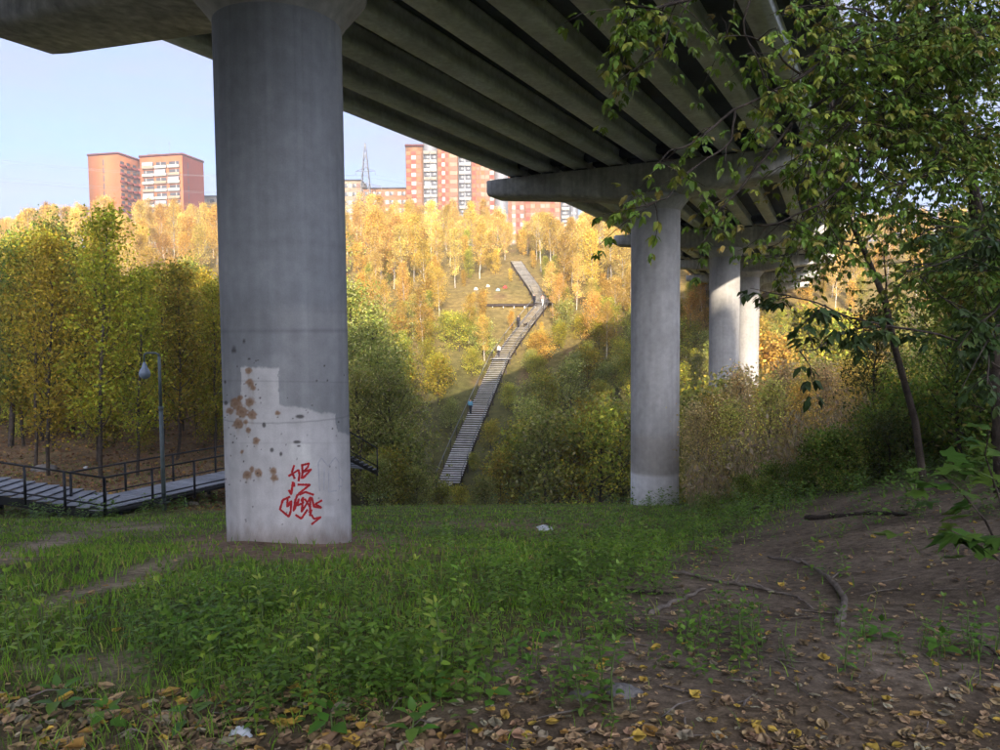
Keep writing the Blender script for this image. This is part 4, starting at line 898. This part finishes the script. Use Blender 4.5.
T1 = [tb] + PT([(1000, 420, 9.2), (986, 270, 9.1), (966, 150, 9), (946, 60, 9), (926, -30, 9), (905, -140, 9.1), (895, -240, 9.2)])
LIMB = [(PT([(930, -10, 9), (900, 22, 7.6), (860, 38, 6.6), (800, 74, 6.1), (735, 109, 5.7)]), .03), (PT([(735, 109, 5.7), (700, 138, 5.4), (672, 150, 5.3), (655, 165, 5.2)]), .012),
        (PT([(735, 109, 5.7), (732, 138, 5.6), (700, 165, 5.4), (668, 196, 5.2), (640, 207, 5.1)]), .010), (PT([(946, 60, 9), (900, 70, 7.8), (845, 84, 6.9), (792, 122, 6.5), (745, 185, 6.2), (715, 215, 6)]), .026),
        (PT([(905, -140, 9), (840, -60, 6.6), (760, -20, 5.9), (690, 0, 5.4), (640, 12, 5.2), (618, 28, 5.1)]), .026), (PT([(690, 0, 5.4), (672, 35, 5.3), (655, 62, 5.2)]), .009), (PT([(800, 74, 6.1), (775, 45, 5.9), (735, 30, 5.7), (705, 45, 5.6)]), .010),
        (PT([(950, 90, 9), (905, 98, 7.8), (885, 125, 7.3), (865, 160, 7), (835, 195, 6.7), (795, 216, 6.4), (760, 226, 6.2)]), .022), (PT([(760, -20, 5.9), (740, 20, 5.8), (760, 70, 5.8), (775, 110, 5.9)]), .010),
        (PT([(900, 22, 7.6), (850, 10, 6.7), (810, 5, 6.2), (770, 15, 6.0)]), .012), (PT([(845, 84, 6.9), (815, 140, 6.6), (800, 175, 6.5)]), .010)]
for k in range(70):
    px_, py_ = r.uniform(826, 1040), r.uniform(-50, 300); d = r.uniform(5.8, 10.0)
    if py_ > 210 and px_ < 900: px_ += 90
    if 835 < px_ < 885 and 60 < py_ < 215 and r.rand() < .65: continue
    i = int(np.clip(np.interp(py_ - 40, [-240, -30, 60, 150, 270, 420], [7, 5, 4, 3, 2, 1]), 1, 6)); a = T1[i]; b = at(px_, py_, d); c = a.lerp(b, .5) + Vector((0, 0, r.uniform(-.1, .35))); LIMB.append(([a, a.lerp(c, .6) + Vector((0, 0, .1)), c, b], .012, 2.1))
for (a, b, d) in ((830, 130, 6.3), (850, 170, 6.6), (815, 235, 6.4), (840, 250, 6.8), (860, 210, 7), (800, 60, 6), (825, 30, 6), (850, 95, 6.5), (835, 285, 6.9), (790, 180, 6.2)): LIMB.append(([T1[4], T1[4].lerp(at(a, b, d), .5) + Vector((0, 0, .3)), at(a, b, d)], .012, 1.0))
near_tree('overhanging_box_elder', 'leafy tree reaching drooping green branches out in front of the bridge girders', T1, [.095, .085, .075, .068, .06, .05, .04, .025], LIMB, r, tw_n=4.2, LL=.070)
b2 = at(926, 470, 13.0); b2.z = Hf(b2.x, b2.y) - .2
T2 = [b2] + PT([(915, 420, 13), (896, 352, 12.8), (885, 300, 12.6), (862, 245, 12.4), (846, 212, 12.2), (838, 150, 12), (830, 90, 12)])
L2 = []
for k in range(13):
    a = T2[int(r.randint(3, 8))]; b = at(r.uniform(770, 960), r.uniform(110, 330), r.uniform(10.5, 14)); L2.append(([a, a.lerp(b, .5) + Vector((0, 0, .25)), b], .018))
near_tree('bent_maple', 'thin dark tree with a bent trunk leaning over the right bank', T2, [.065, .06, .054, .05, .045, .04, .03, .02], L2, r, tw_n=4, LL=.075)
b3 = at(1045, 490, 7.0); b3.z = Hf(b3.x, b3.y) - .2
T3 = [b3] + PT([(1040, 400, 7), (1030, 250, 6.8), (1012, 120, 6.6)])
L3 = [(PT([(1040, 400, 7), (960, 335, 6), (890, 328, 5.5), (845, 318, 5.2), (800, 300, 5.0), (785, 298, 4.9)]), .012), (PT([(890, 328, 5.5), (850, 330, 5.2), (812, 345, 5.0), (795, 350, 4.9)]), .007)]
for k in range(7): L3.append((PT([(1030, 250, 6.8), (r.uniform(960, 1010), r.uniform(230, 380), 6.2), (r.uniform(900, 990), r.uniform(200, 420), r.uniform(5.3, 6))]), .012))
near_tree('dark_leaved_sapling', 'sapling holding out a twig of large dark leaves before the golden shrubs', T3, [.06, .055, .045, .03], L3, r, tw_n=3.2, tw_l=.28, LL=.085, pal=[(.06, .10, .028, 3), (.08, .12, .03, 1.5)])
K['sapling'] = tree_kind('bank_sapling', ('dull green sapling', 'dark green sapling', 'yellowing sapling'), 'tree', 'saplings', 'bark',
    [dict(seed=300 + i, h=7, r0=.06, cb=.12, crad=2.0, nl=4600, ls=.13, pal=(NEAR, DEEPGREEN, [(.16, .15, .03, 3), (.08, .11, .025, 2)])[i], limbs=26, up=.6, clump=.34, lean=.07) for i in range(3)])
for k, (a, d, h) in enumerate([(1010, 13, 5), (968, 14, 4.2), (1040, 11, 5), (945, 18, 4.4), (990, 19, 6), (1050, 16, 7), (905, 23, 3.2), (880, 28, 3.5), (1010, 24, 5.5), (955, 27, 4.5), (1080, 13, 7), (870, 20, 4.5), (1100, 18, 8)]):
    x = at(a, 400, d).x; plant(K['sapling'], k, (x, d, Hf(x, d)), r.uniform(0, 6), h / 7)
K['under'] = tree_kind('undergrowth_bush', ('low dark green bush', 'low yellow-green bush', 'low leafy green bush'), 'bush', 'undergrowth', 'bark',
    [dict(seed=320 + i, h=1.7, r0=.02, cb=.03, crad=1.0, nl=2600, ls=.10, pal=(DEEPGREEN, [(.20, .21, .045, 2), (.12, .17, .04, 2)], NEAR)[i], limbs=18, up=.6, clump=.2, prof='round') for i in range(3)])
for k in range(64):
    a = r.uniform(815, 1110); d = r.uniform(16, 24) if a < 950 else r.uniform(12.5, 22); x = at(a, 400, d).x
    plant(K['under'], k, (x, d, Hf(x, d)), r.uniform(0, 6), r.uniform(.5, 1.05) * (.7 if a < 880 else 1))
for k in range(6):
    a = r.uniform(700, 860); d = r.uniform(17, 20); x = at(a, 400, d).x; plant(K['under'], k, (x, d, Hf(x, d)), r.uniform(0, 6), r.uniform(.3, .5))
for (a, d, s_) in ((722, 44, 1.5),):
    x = at(a, 400, d).x; plant(K['bush'], 2, (x, d, Hf(x, d)), r.uniform(0, 6), s_ * .9)
for (a, d, s_) in ((780, 46, 1.0), (860, 36, .9), (820, 48, 1.1)):
    x = at(a, 400, d).x; plant(K['bush'], 1, (x, d, Hf(x, d)), r.uniform(0, 6), s_)

K['dry'] = tree_kind('dry_shrub', ('beige half-dry shrub', 'straw-gold feathery shrub', 'olive-beige feathery shrub'), 'bush', 'dry shrubs', 'twig',
    [dict(seed=340 + i, h=4.2, r0=.035, cb=.05, crad=1.5, nl=3600, ls=.11, pal=([(.60, .46, .22, 3), (.52, .41, .16, 2)], [(.64, .47, .10, 3), (.56, .42, .10, 2)], [(.44, .42, .10, 3), (.56, .45, .15, 2)])[i], limbs=34, up=.95, clump=.26) for i in range(3)])
for k, (a, d, h) in enumerate([(700, 27, 3.4), (712, 31, 4.2), (728, 26, 3.2), (742, 30, 4.6), (757, 34, 4.4), (770, 28, 3.8), (786, 32, 4.6), (800, 29, 3.6), (815, 34, 4.8), (828, 30, 4.0), (845, 33, 4.4), (735, 36, 4.6), (775, 38, 5.0), (860, 29, 3.4), (692, 34, 3.6)]):
    x = at(a, 400, d).x; plant(K['dry'], k, (x, d, Hf(x, d)), r.uniform(0, 6), h / 4.2)

# ================================================================== TALL DRY GRASS (stuff)
def scatter_px(r, poly, n):
    """n ground points seen inside a pixel polygon"""
    poly = np.array(poly, float); out = []
    while len(out) < n:
        p = np.stack([r.uniform(poly[:, 0].min(), poly[:, 0].max(), n * 2), r.uniform(poly[:, 1].min(), poly[:, 1].max(), n * 2)], 1); ins = np.zeros(len(p), bool); j = len(poly) - 1
        for i in range(len(poly)):
            xi, yi = poly[i]; xj, yj = poly[j]; c = ((yi > p[:, 1]) != (yj > p[:, 1])) & (p[:, 0] < (xj - xi) * (p[:, 1] - yi) / (yj - yi + 1e-9) + xi); ins ^= c; j = i
        g = ground(p[ins, 0], p[ins, 1]); out += list(g[~np.isnan(g).any(1)])
    return np.array(out[:n])
def blades(P, hgt, wid, col, r, bend=.35):
    n = len(P); a = r.uniform(0, 6.28, n); s_ = np.stack([np.cos(a), np.sin(a), 0 * a], 1); b = r.uniform(0, 6.28, n); d = np.stack([np.cos(b), np.sin(b), 0 * b], 1) * (hgt * bend * r.uniform(.2, 1.5, n))[:, None]
    up = np.zeros((n, 3)); up[:, 2] = hgt; w = (s_ * wid[:, None]) * .5; P = P - np.array([0, 0, .01])
    V = np.stack([P - w, P + w, P + up * .55 + d * .3 + w * .8, P + up * .55 + d * .3 - w * .8, P + up + d], 1).reshape(-1, 3); o = np.arange(n)[:, None] * 5
    return V, o + np.array([0, 1, 2, 3]), o + np.array([3, 2, 4]), np.repeat(col, 5, 0)
r = rs(21)
n = 3400; q = np.stack([r.uniform(690, 900, n), r.uniform(23, 44, n)], 1); xx = (q[:, 0] - 500) / F * q[:, 1]; P = np.stack([xx, q[:, 1], H(xx, q[:, 1])], 1)
hh = (1.0 + 2.6 * r.rand(n) ** 1.5) * (.65 + .5 * vnoise(P[:, 0], P[:, 1], 4, 3)); Vd, Qd, Td, Cd = blades(P, hh, r.uniform(.02, .035, n), palette(r, [(.36, .28, .17, 3), (.28, .24, .11, 2), (.2, .2, .07, 2)], n), r, .25)
k = 9; tips = np.repeat(P, k, 0); tips[:, 2] += np.repeat(hh, k) * r.uniform(.45, 1.05, n * k); tips[:, :2] += r.normal(0, .12, (n * k, 2)); A = unit(r, n * k); A[:, 2] = np.abs(A[:, 2]) + .3; B = np.cross(A, unit(r, n * k)); l = r.uniform(.05, .11, (n * k, 1))
V2 = np.stack([tips - A * l, tips + B * l * .4, tips + A * l, tips - B * l * .4], 1).reshape(-1, 3); Q2 = np.arange(n * k * 4).reshape(-1, 4) + len(Vd)
tag(obj('tall_dry_grass', np_mesh('tall_dry_grass', np.concatenate([Vd, V2]), [np.concatenate([Qd, Q2]), Td], M['grass'], np.concatenate([Cd, np.repeat(palette(r, [(.44, .34, .22, 3), (.36, .29, .13, 2), (.46, .34, .12, 1)], n * k), 4, 0)]))), 'beige dry tall grass and weed stalks below the sunlit pillars', 'grass', kind='stuff')

# ================================================================== GRASS (stuff)
n = 150000; yy = 1.7 * (36 / 1.7) ** r.rand(n); xx = r.uniform(-1, 1, n) * (.85 * yy + .8); P = np.stack([xx, yy, H(xx, yy)], 1)
_, _, dirt, litter, red, path = zones(P[:, 0], P[:, 1]); keep = (1 - dirt ** .6 * .97) * (1 - litter * .8) * (1 - red * .85) * (1 - path * .93) * (.55 + .45 * sstep(-.5, .3, vnoise(P[:, 0], P[:, 1], 1.7, 8)))
P = P[r.rand(len(P)) < keep]; n = len(P); tall = .5 + .5 * vnoise(P[:, 0], P[:, 1], 1.1, 9)
V, Q, T, C = blades(P, r.uniform(.04, .12, n) * (.5 + .9 * tall) * np.clip(1.15 - .01 * P[:, 1], .8, 1.2), np.clip(.0016 * P[:, 1], .005, .03), palette(r, [(.18, .33, .03, 4), (.24, .37, .04, 2), (.34, .32, .09, 1), (.13, .25, .03, 2)], n), r, .6)
tag(obj('grass', np_mesh('grass', V, [Q, T], M['grass'], C)), 'short green grass round the graffitied pillar', 'grass', kind='stuff')

# ================================================================== WEEDS
def weed_mesh(seed, h, nodes, LL, pal, wide=.55, simple=False):
    r = rs(seed); P = []; D = []; L = []; m = MB(); top = np.array([r.normal(0, .12), r.normal(0, .12), 1.]) * h
    m.tube([(0, 0, -.03), top * .5 + r.normal(0, .02, 3), top], [.006, .005, .003], 4, False); az = r.uniform(0, 6)
    for i in range(nodes):
        f = .18 + .82 * i / (nodes - 1); az += 1.57 + r.normal(0, .2)
        for sg in (0, math.pi):
            el = r.uniform(-.35, .35) + .5 * f * f; P.append(top * f); D.append((math.cos(az + sg) * math.cos(el), math.sin(az + sg) * math.cos(el), math.sin(el))); L.append(LL * r.uniform(.75, 1.2) * (1.1 - .45 * abs(f - .5)))
    for _ in range(2): P.append(top); D.append(tuple(unit(r, 1)[0] * .5 + np.array([0, 0, .7]))); L.append(LL * .6)
    P = np.array(P); D = np.array(D); D /= np.linalg.norm(D, axis=1)[:, None]; L = np.array(L); U = np.tile([0, 0, 1.], (len(P), 1)) + r.normal(0, .15, (len(P), 3))
    V, T, Q = leaflets(P + D * .02, D, U, L, L * wide); C = np.repeat(palette(r, pal, len(P), .15), 8, 0)
    return m, V, T, Q, C
WP = [(.17, .29, .03, 3), (.24, .36, .04, 3), (.32, .40, .07, 1)]; WP2 = [(.11, .22, .03, 3), (.15, .26, .04, 2)]
WK = {'nettle_weed': [weed_mesh(400 + i, .24 + .045 * i, 6 + i % 2, .07, WP, .5) for i in range(4)], 'dark_weed': [weed_mesh(420 + i, .20 + .045 * i, 7, .058, WP2, .55) for i in range(3)], 'broadleaf_weed': [weed_mesh(440 + i, .09, 4, .085, WP2, .6) for i in range(2)]}
M['stem'] = surf('green_stem', (.12, .17, .05), .8, noises=((.8, 1.2, 20),))
WM = {k: [(a[0].mesh('stem', M['stem']), np_mesh('leaves', a[1], [a[2], a[3]], M['leaf_near'], a[4])) for a in v] for k, v in WK.items()}
def clumped(r, poly, n, per=6, sd=.16):
    c = scatter_px(r, poly, max(2, n // per)); i = r.randint(0, len(c), n); P = c[i] + np.column_stack([r.normal(0, sd, n), r.normal(0, sd, n), np.zeros(n)]); P[:, 2] = H(P[:, 0], P[:, 1]); return P
def weed(kind, p, sc, r, label, group):
    st_, lv = WM[kind][int(r.randint(0, len(WM[kind])))]; e = empty(kind, tuple(p), r.uniform(0, 6.28), label, 'weed', group); e.scale = (sc,) * 3; obj('stem', st_, e); obj('leaves', lv, e); return e
r = rs(31)
for p in clumped(r, [(150, 640), (250, 590), (370, 590), (470, 620), (480, 670), (400, 705), (300, 715), (215, 700)], 120): weed('nettle_weed' if r.rand() < .7 else 'dark_weed', p, .35 + .75 * r.rand() ** 1.3, r, 'bright green pointed-leaf weed in the lush clump before the graffitied pillar', 'weeds in the lush clump')
for p in scatter_px(r, [(-200, 600), (40, 605), (70, 640), (60, 675), (-220, 690)], 40): weed('nettle_weed', p, r.uniform(.7, 1.2), r, 'green weed in the clump at the edge of the worn path', 'weeds at the path edge')
for p in scatter_px(r, [(360, 522), (405, 520), (412, 548), (362, 552)], 16): weed('dark_weed', p, r.uniform(.9, 1.5), r, 'weed in the small tuft beside the foot of the graffitied pillar', 'weeds at the pillar foot')
for p in scatter_px(r, [(90, 630), (210, 600), (230, 680), (120, 690)], 40): weed('dark_weed', p, r.uniform(.6, 1.0), r, 'dark green weed between the path and the lush clump', 'dark weeds by the lush clump')
for (a, b) in ((845, 640), (630, 632), (720, 652), (700, 640), (960, 655), (930, 650), (560, 690), (590, 715), (800, 668), (980, 662), (660, 640), (740, 640), (580, 665)):
    g = gp(a, b)
    for k in range(5): weed('dark_weed', g + Vector((r.normal(0, .13), r.normal(0, .13), 0)), r.uniform(.45, 1.0), r, 'small green weed sprouting from the bare leaf-strewn soil', 'weeds on the bare soil')
for (a, b) in ((432, 702), (446, 690), (108, 728), (60, 715), (190, 728), (415, 742), (520, 660), (880, 640), (940, 655), (490, 700), (330, 735), (545, 640)):
    weed('broadleaf_weed', gp(a, b), r.uniform(.8, 1.3), r, 'low weed with broad dark leaves among fallen leaves', 'broad-leaved weeds')
def join_scatter(name, kind, P, scs, r, label, cat):
    Vs, Ts, Qs, Cs = [], [], [], []; o = 0
    for p, s_ in zip(P, scs):
        _, V, T, Q, C = WK[kind][r.randint(0, len(WK[kind]))]; a = r.uniform(0, 6.28); ca, sa = math.cos(a), math.sin(a); W = V * s_
        W = np.stack([W[:, 0] * ca - W[:, 1] * sa, W[:, 0] * sa + W[:, 1] * ca, W[:, 2]], 1) + p
        Vs.append(W); Ts.append(T + o); Qs.append(Q + o); Cs.append(C * math.exp(r.normal(0, .2))); o += len(V)
    return tag(obj(name, np_mesh(name, np.concatenate(Vs), [np.concatenate(Ts), np.concatenate(Qs)], M['leaf_near'], np.concatenate(Cs))), label, cat, kind='stuff')
P = np.concatenate([scatter_px(r, [(560, 690), (620, 575), (760, 500), (850, 480), (850, 500), (740, 560), (640, 625), (600, 720)], 70), clumped(r, [(600, 690), (660, 580), (800, 500), (1000, 500), (900, 560), (760, 600), (720, 700)], 60, 6, .12), clumped(r, [(800, 480), (900, 455), (1250, 440), (1250, 520), (1000, 520), (900, 505), (820, 505)], 260, 8, .25), clumped(r, [(430, 535), (600, 515), (640, 500), (800, 480), (830, 505), (760, 530), (660, 560), (600, 600), (520, 630), (440, 600)], 760, 9, .3), clumped(r, [(150, 640), (250, 590), (370, 590), (470, 620), (480, 670), (400, 705), (300, 715), (215, 700)], 330, 14, .2), scatter_px(r, [(690, 478), (1250, 420), (1250, 470), (1000, 490), (820, 500), (700, 500)], 900), scatter_px(r, [(600, 520), (690, 480), (1000, 440), (1250, 430), (1250, 470), (1000, 478), (860, 490), (760, 520), (680, 545)], 700), scatter_px(r, [(360, 495), (640, 488), (640, 505), (360, 510)], 260), scatter_px(r, [(-250, 512), (130, 512), (215, 500), (215, 512), (100, 522), (-250, 524)], 300)])
join_scatter('ground_cover_weeds', 'dark_weed', P, (.35 + 1.0 * r.rand(len(P)) ** 1.4) * np.clip(.7 + .045 * P[:, 1], .8, 1.9), r, 'dense low green weeds covering the ground round the pale pillar', 'ground cover')

# ---- young maple at the right edge
mp_ = gp(1000, 582); ms = empty('maple_sapling', tuple(mp_), 0, 'young maple with large lobed leaves spreading over the bare soil', 'sapling')
def lobed(L, r):
    ang = np.radians([-150, -100, -75, -50, -28, -14, 0, 14, 28, 50, 75, 100, 150]); rad = np.array([.28, .55, .42, .85, .5, .62, 1.0, .62, .5, .85, .42, .55, .28]) * L
    V = [(0, 0, 0)] + [(rd * math.sin(a), rd * math.cos(a) + .12 * L, -.18 * rd * rd / L + r.normal(0, .012)) for a, rd in zip(ang, rad)]
    return np.array(V), np.array([(0, k + 1, k) for k in range(1, 13)])
lm = []
for i in range(4):
    r2 = rs(500 + i); V, T = lobed(.19, r2); lm.append(np_mesh('lobed_leaf', V, T, M['leaf_near'], np.tile(palette(r2, [(.08, .17, .025, 1), (.11, .21, .03, 1)], 1), (len(V), 1))))
m = MB(); stems = [PT([(1012, 575, mp_.y), (985, 520, mp_.y - .1), (955, 485, mp_.y - .15), (935, 470, mp_.y - .2)]), PT([(1012, 575, mp_.y), (1000, 500, mp_.y), (985, 455, mp_.y + .05), (990, 430, mp_.y)]), PT([(1012, 570, mp_.y), (980, 545, mp_.y - .25), (950, 530, mp_.y - .35), (930, 528, mp_.y - .4)])]
for s_ in stems: m.tube([p - mp_ for p in s_], [.011, .008, .006, .003], 5, False)
m.build('stem', M['bark'], ms)
for k in range(46):
    s_ = stems[k % 3]; f = r.uniform(.9, 3.0); i = min(int(f), 2); p = s_[i].lerp(s_[i + 1], f - i) - mp_ + Vector((r.normal(-.03, .14), r.normal(0, .12), r.normal(0, .07)))
    obj('leaf', lm[k % 4], ms, tuple(p), (r.uniform(-.5, .25), r.uniform(-.35, .35), r.uniform(0, 6.28)), (r.uniform(.6, 1.1),) * 3)

# ================================================================== FALLEN LEAVES
LCOL = {'tan': [(.42, .285, .14, 1)], 'brown': [(.21, .135, .07, 1)], 'yellow': [(.54, .34, .06, 1)], 'orange': [(.44, .23, .06, 1)], 'pale': [(.36, .30, .19, 1)]}
def dry_leaf(seed, L, col):
    r = rs(seed); n = 7; t = np.linspace(0, 1, n); w = np.array([.03, .26, .40, .44, .36, .2, 0]) * L * r.uniform(.75, 1.15); cu = r.uniform(-.12, .35); tw = r.uniform(-.5, .5)
    mid = np.stack([.05 * L * np.sin(t * 3 + r.uniform(0, 3)), (t - .5) * L, .18 * L * cu * (2 * t - 1) ** 2 + .004], 1); V = [mid]
    for sg in (-1, 1): V.append(mid + np.stack([sg * w * (1 + r.normal(0, .12, n)), r.normal(0, .02, n) * L, np.abs(w) * (.12 * cu + .08 + sg * tw * .35) + r.normal(0, .035, n) * L], 1))
    V = np.concatenate(V); Q = [(k, k + 1, n * s_ + k + 1, n * s_ + k) for k in range(n - 1) for s_ in (1, 2)]
    return V, np.array(Q), np.tile(palette(r, col, 1, .1), (len(V), 1)) * np.exp(r.normal(0, .12, (len(V), 1)))
DL = {c: [dry_leaf(600 + 10 * j + i, .062, LCOL[c]) for i in range(4)] for j, c in enumerate(LCOL)}
DM = {c: [np_mesh('fallen_leaf', *(v[0], v[1], M['litter'], v[2])) for v in DL[c]] for c in DL}
r = rs(41); n = 31000; yy = 1.7 / (1 - .925 * r.rand(n)); xx = r.uniform(-1, 1, n) * (.85 * yy + .8); P = np.stack([xx, yy, H(xx, yy)], 1)
a_, b_, dirt, litter, red, path = zones(P[:, 0], P[:, 1]); front = litter * np.where(a_ < 460, 1, .55)
keep = np.clip(.9 * front + .5 * dirt + .12 * path + .05 + .25 * red, 0, 1) * (.35 + .65 * sstep(-.45, .35, vnoise(P[:, 0], P[:, 1], .9, 13))); P = P[r.rand(len(P)) < keep]; P = P[np.argsort(np.hypot(P[:, 0], P[:, 1]))]
a_, b_ = proj(P); vis = (a_ > 0) & (a_ < 1000) & (b_ < 752); big = np.zeros(len(P), bool); big[np.where(vis)[0][:300]] = True
names = list(LCOL); pw_ = [.38, .38, .07, .07, .10]; ci = r.choice(5, len(P), p=pw_); Vs, Qs, Cs = [], [], []; o = 0; WHL = {'tan': 'tan', 'brown': 'dark brown', 'yellow': 'bright yellow', 'orange': 'orange', 'pale': 'pale bleached'}
_, _, dz, lz_, _, _ = zones(P[:, 0], P[:, 1])
for i, p in enumerate(P):
    c = names[ci[i]]; v = r.randint(0, 4); s_ = (.4 + 1.1 * r.rand() ** 1.5) * (1.2 if proj(p)[0] < 470 else .9) * (1 if big[i] else r.uniform(.55, 1)); rx, ry, rz = r.normal(0, .16), r.normal(0, .16), r.uniform(0, 6.28)
    if big[i]:
        wh = 'in the litter before the lush weeds' if proj(p)[0] < 460 else 'on the bare soil by the dead branches'
        tag(obj('fallen_leaf', DM[c][v], None, (p[0], p[1], p[2] + .012), (rx, ry, rz), (s_,) * 3), f'{WHL[c]} fallen leaf {wh}', 'leaf', f'{WHL[c]} fallen leaves {wh}')
    else:
        V, Q, C = DL[c][v]; W = (V * s_) @ np.array(Euler((rx, ry, rz)).to_matrix()).T + p + np.array([0, 0, .012]); Vs.append(W); Qs.append(Q + o); Cs.append(C * math.exp(r.normal(0, .15))); o += len(V)
tag(obj('leaf_litter', np_mesh('leaf_litter', np.concatenate(Vs), np.concatenate(Qs), M['litter'], np.concatenate(Cs))), 'scattered dry fallen leaves covering the soil', 'leaf litter', kind='stuff')
m = MB()
for k in range(420):
    yy = 1.9 * (14 / 1.9) ** r.rand(); xx = r.uniform(-.8, .85) * yy
    dz_ = zones(np.array([xx]), np.array([yy])); 
    if r.rand() > dz_[2][0] + dz_[3][0] * .6: continue
    p = np.array([xx, yy, Hf(xx, yy) + .012]); a = r.uniform(0, 6.28); L = r.uniform(.05, .32); d = np.array([math.cos(a), math.sin(a), 0]) * L
    q = p + d; q[2] = Hf(q[0], q[1]) + .014; m.tube([p, (p + q) / 2 + r.normal(0, .012, 3), q], [.0045 * r.uniform(.5, 1.4)] * 2 + [.002], 4, False)
tag(m.build('twig_litter', M['twig']), 'small dry twigs strewn over the bare soil', 'twigs', kind='stuff')
# litter under the wood behind the boardwalk
n = 9000; yy = r.uniform(26, 52, n); xx = -r.uniform(.36, .76, n) * yy; P = np.stack([xx, yy, H(xx, yy) + .03], 1); A = unit(r, n); A[:, 2] *= .4; B = np.cross(A, unit(r, n)); l = r.uniform(.05, .12, (n, 1))
tag(obj('woodland_litter', np_mesh('woodland_litter', np.stack([P - A * l, P + B * l * .7, P + A * l, P - B * l * .7], 1).reshape(-1, 3), np.arange(n * 4).reshape(-1, 4), M['litter'], np.repeat(palette(r, [(.26, .13, .06, 3), (.36, .20, .06, 2), (.16, .08, .045, 2), (.12, .13, .03, 1)], n), 4, 0))), 'brown leaf litter on the floor of the wood', 'leaf litter', kind='stuff')

# ================================================================== BRANCHES, STONES, SCRAPS
def branch(pxs, rad, label, mat='twig', lift=.02, seed=0, twigs=()):
    r = rs(seed); g = [gp(*p[:2]) + Vector((0, 0, lift + (p[2] if len(p) > 2 else 0))) for p in pxs]; o = g[0]; pts = np.array([np.array(q - o) for q in g]); n = len(pts); s_ = np.linspace(0, n - 1, n * 5); f = np.stack([np.interp(s_, range(n), pts[:, k]) for k in range(3)], 1)
    for _ in range(4): f[1:-1] = (f[:-2] + 2 * f[1:-1] + f[2:]) / 4
    f += r.normal(0, .006, f.shape); e = empty('fallen_branch', tuple(o), 0, label, 'branch'); m = MB(); m.tube(f, np.linspace(rad, rad * .45, len(f)) * (1 + r.normal(0, .08, len(f))), 8); m.build('stem', M[mat], e, True)
    for (k, dx, dy, dz) in twigs:
        q = f[int(k * (len(f) - 1))]; m = MB(); m.tube([q, q + np.array((dx, dy, dz)) * .5 + r.normal(0, .02, 3), q + np.array((dx, dy, dz))], [rad * .45, rad * .3, .004], 5); m.build('twig', M[mat], e, True)
branch([(838, 628), (846, 606), (838, 590), (822, 576), (800, 564), (768, 560)], .028, 'thick curved grey dead branch lying in an arc on the soil', seed=1, lift=.03, twigs=((.75, -.12, .1, .06), (.5, .1, .18, .03)))
branch([(668, 573), (700, 579), (740, 587), (770, 592), (800, 600), (812, 612)], .018, 'long thin straight dead stick inside the arc of the curved branch', seed=2, twigs=((.4, .2, .25, .05),))
branch([(650, 616), (668, 606), (690, 598), (706, 590)], .02, 'short stubby stick lying near the long thin stick', seed=3)
branch([(625, 592), (650, 595), (676, 596)], .016, 'short dark stick beside the weeds at the soil edge', 'bark', seed=4, twigs=((.6, -.05, .2, .04),))
branch([(806, 520), (840, 517), (880, 514), (905, 516)], .045, 'dark rotting log at the top of the bare soil bank', 'bark', seed=5)
branch([(972, 640), (985, 655), (1000, 664)], .012, 'thin brown twig beside the low weeds on the right', 'bark', .05, 6)
for k, (a, b, s_, mt, nm, lab, cat) in enumerate([(622, 694, (.10, .075, .05), 'stone', 'stone', 'rough grey stone half buried among leaves', 'stone'), (582, 697, (.07, .055, .04), 'stone', 'stone', 'small grey stone beside the larger half-buried one', 'stone'),
        (433, 665, (.075, .065, .075), 'palestone', 'stone', 'pale yellowish stone at the edge of the lush weeds', 'stone'), (545, 530, (.20, .16, .12), 'plastic', 'white_scrap', 'white scrap on a bare patch before the pale pillar', 'scrap'),
        (241, 737, (.045, .035, .055), 'plastic', 'crumpled_plastic', 'crumpled white plastic scrap among fallen leaves', 'litter'), (157, 506, (.34, .25, .16), 'palestone', 'stone', 'pale stone lying under the boardwalk', 'stone'), (105, 511, (.3, .25, .18), 'palestone', 'stone', 'brownish stone at the foot of the low steps', 'stone'), (192, 504, (.22, .2, .12), 'palestone', 'stone', 'small pale stone under the boardwalk by the pillar', 'stone'),
        (44, 470, (.6, .4, .3), 'stone', 'stone', 'pale rock on the wooded bank behind the railing', 'stone'), (86, 468, (.13, .12, .1), 'plastic', 'white_scrap', 'small white scrap on the wooded bank', 'scrap')]):
    g = gp(a, b); lumpy(nm, g - Vector((0, 0, s_[2] * .15)), s_, mt, 700 + k, lab, cat)

# ================================================================== AIR
HZ = 0.00055
hz = MB(); hz.box((0, 190, 40), (900, 660, 116)); m_, nt, out = newmat('haze')
pv = N(nt, 'ShaderNodeVolumePrincipled'); pv.inputs['Color'].default_value = (.86, .90, 1.0, 1); pv.inputs['Density'].default_value = HZ; pv.inputs['Anisotropy'].default_value = .0
nt.links.new(pv.outputs[0], out.inputs['Volume'])
if HZ > 0: tag(hz.build('haze', m_), 'thin pale haze filling the ravine', kind='stuff')
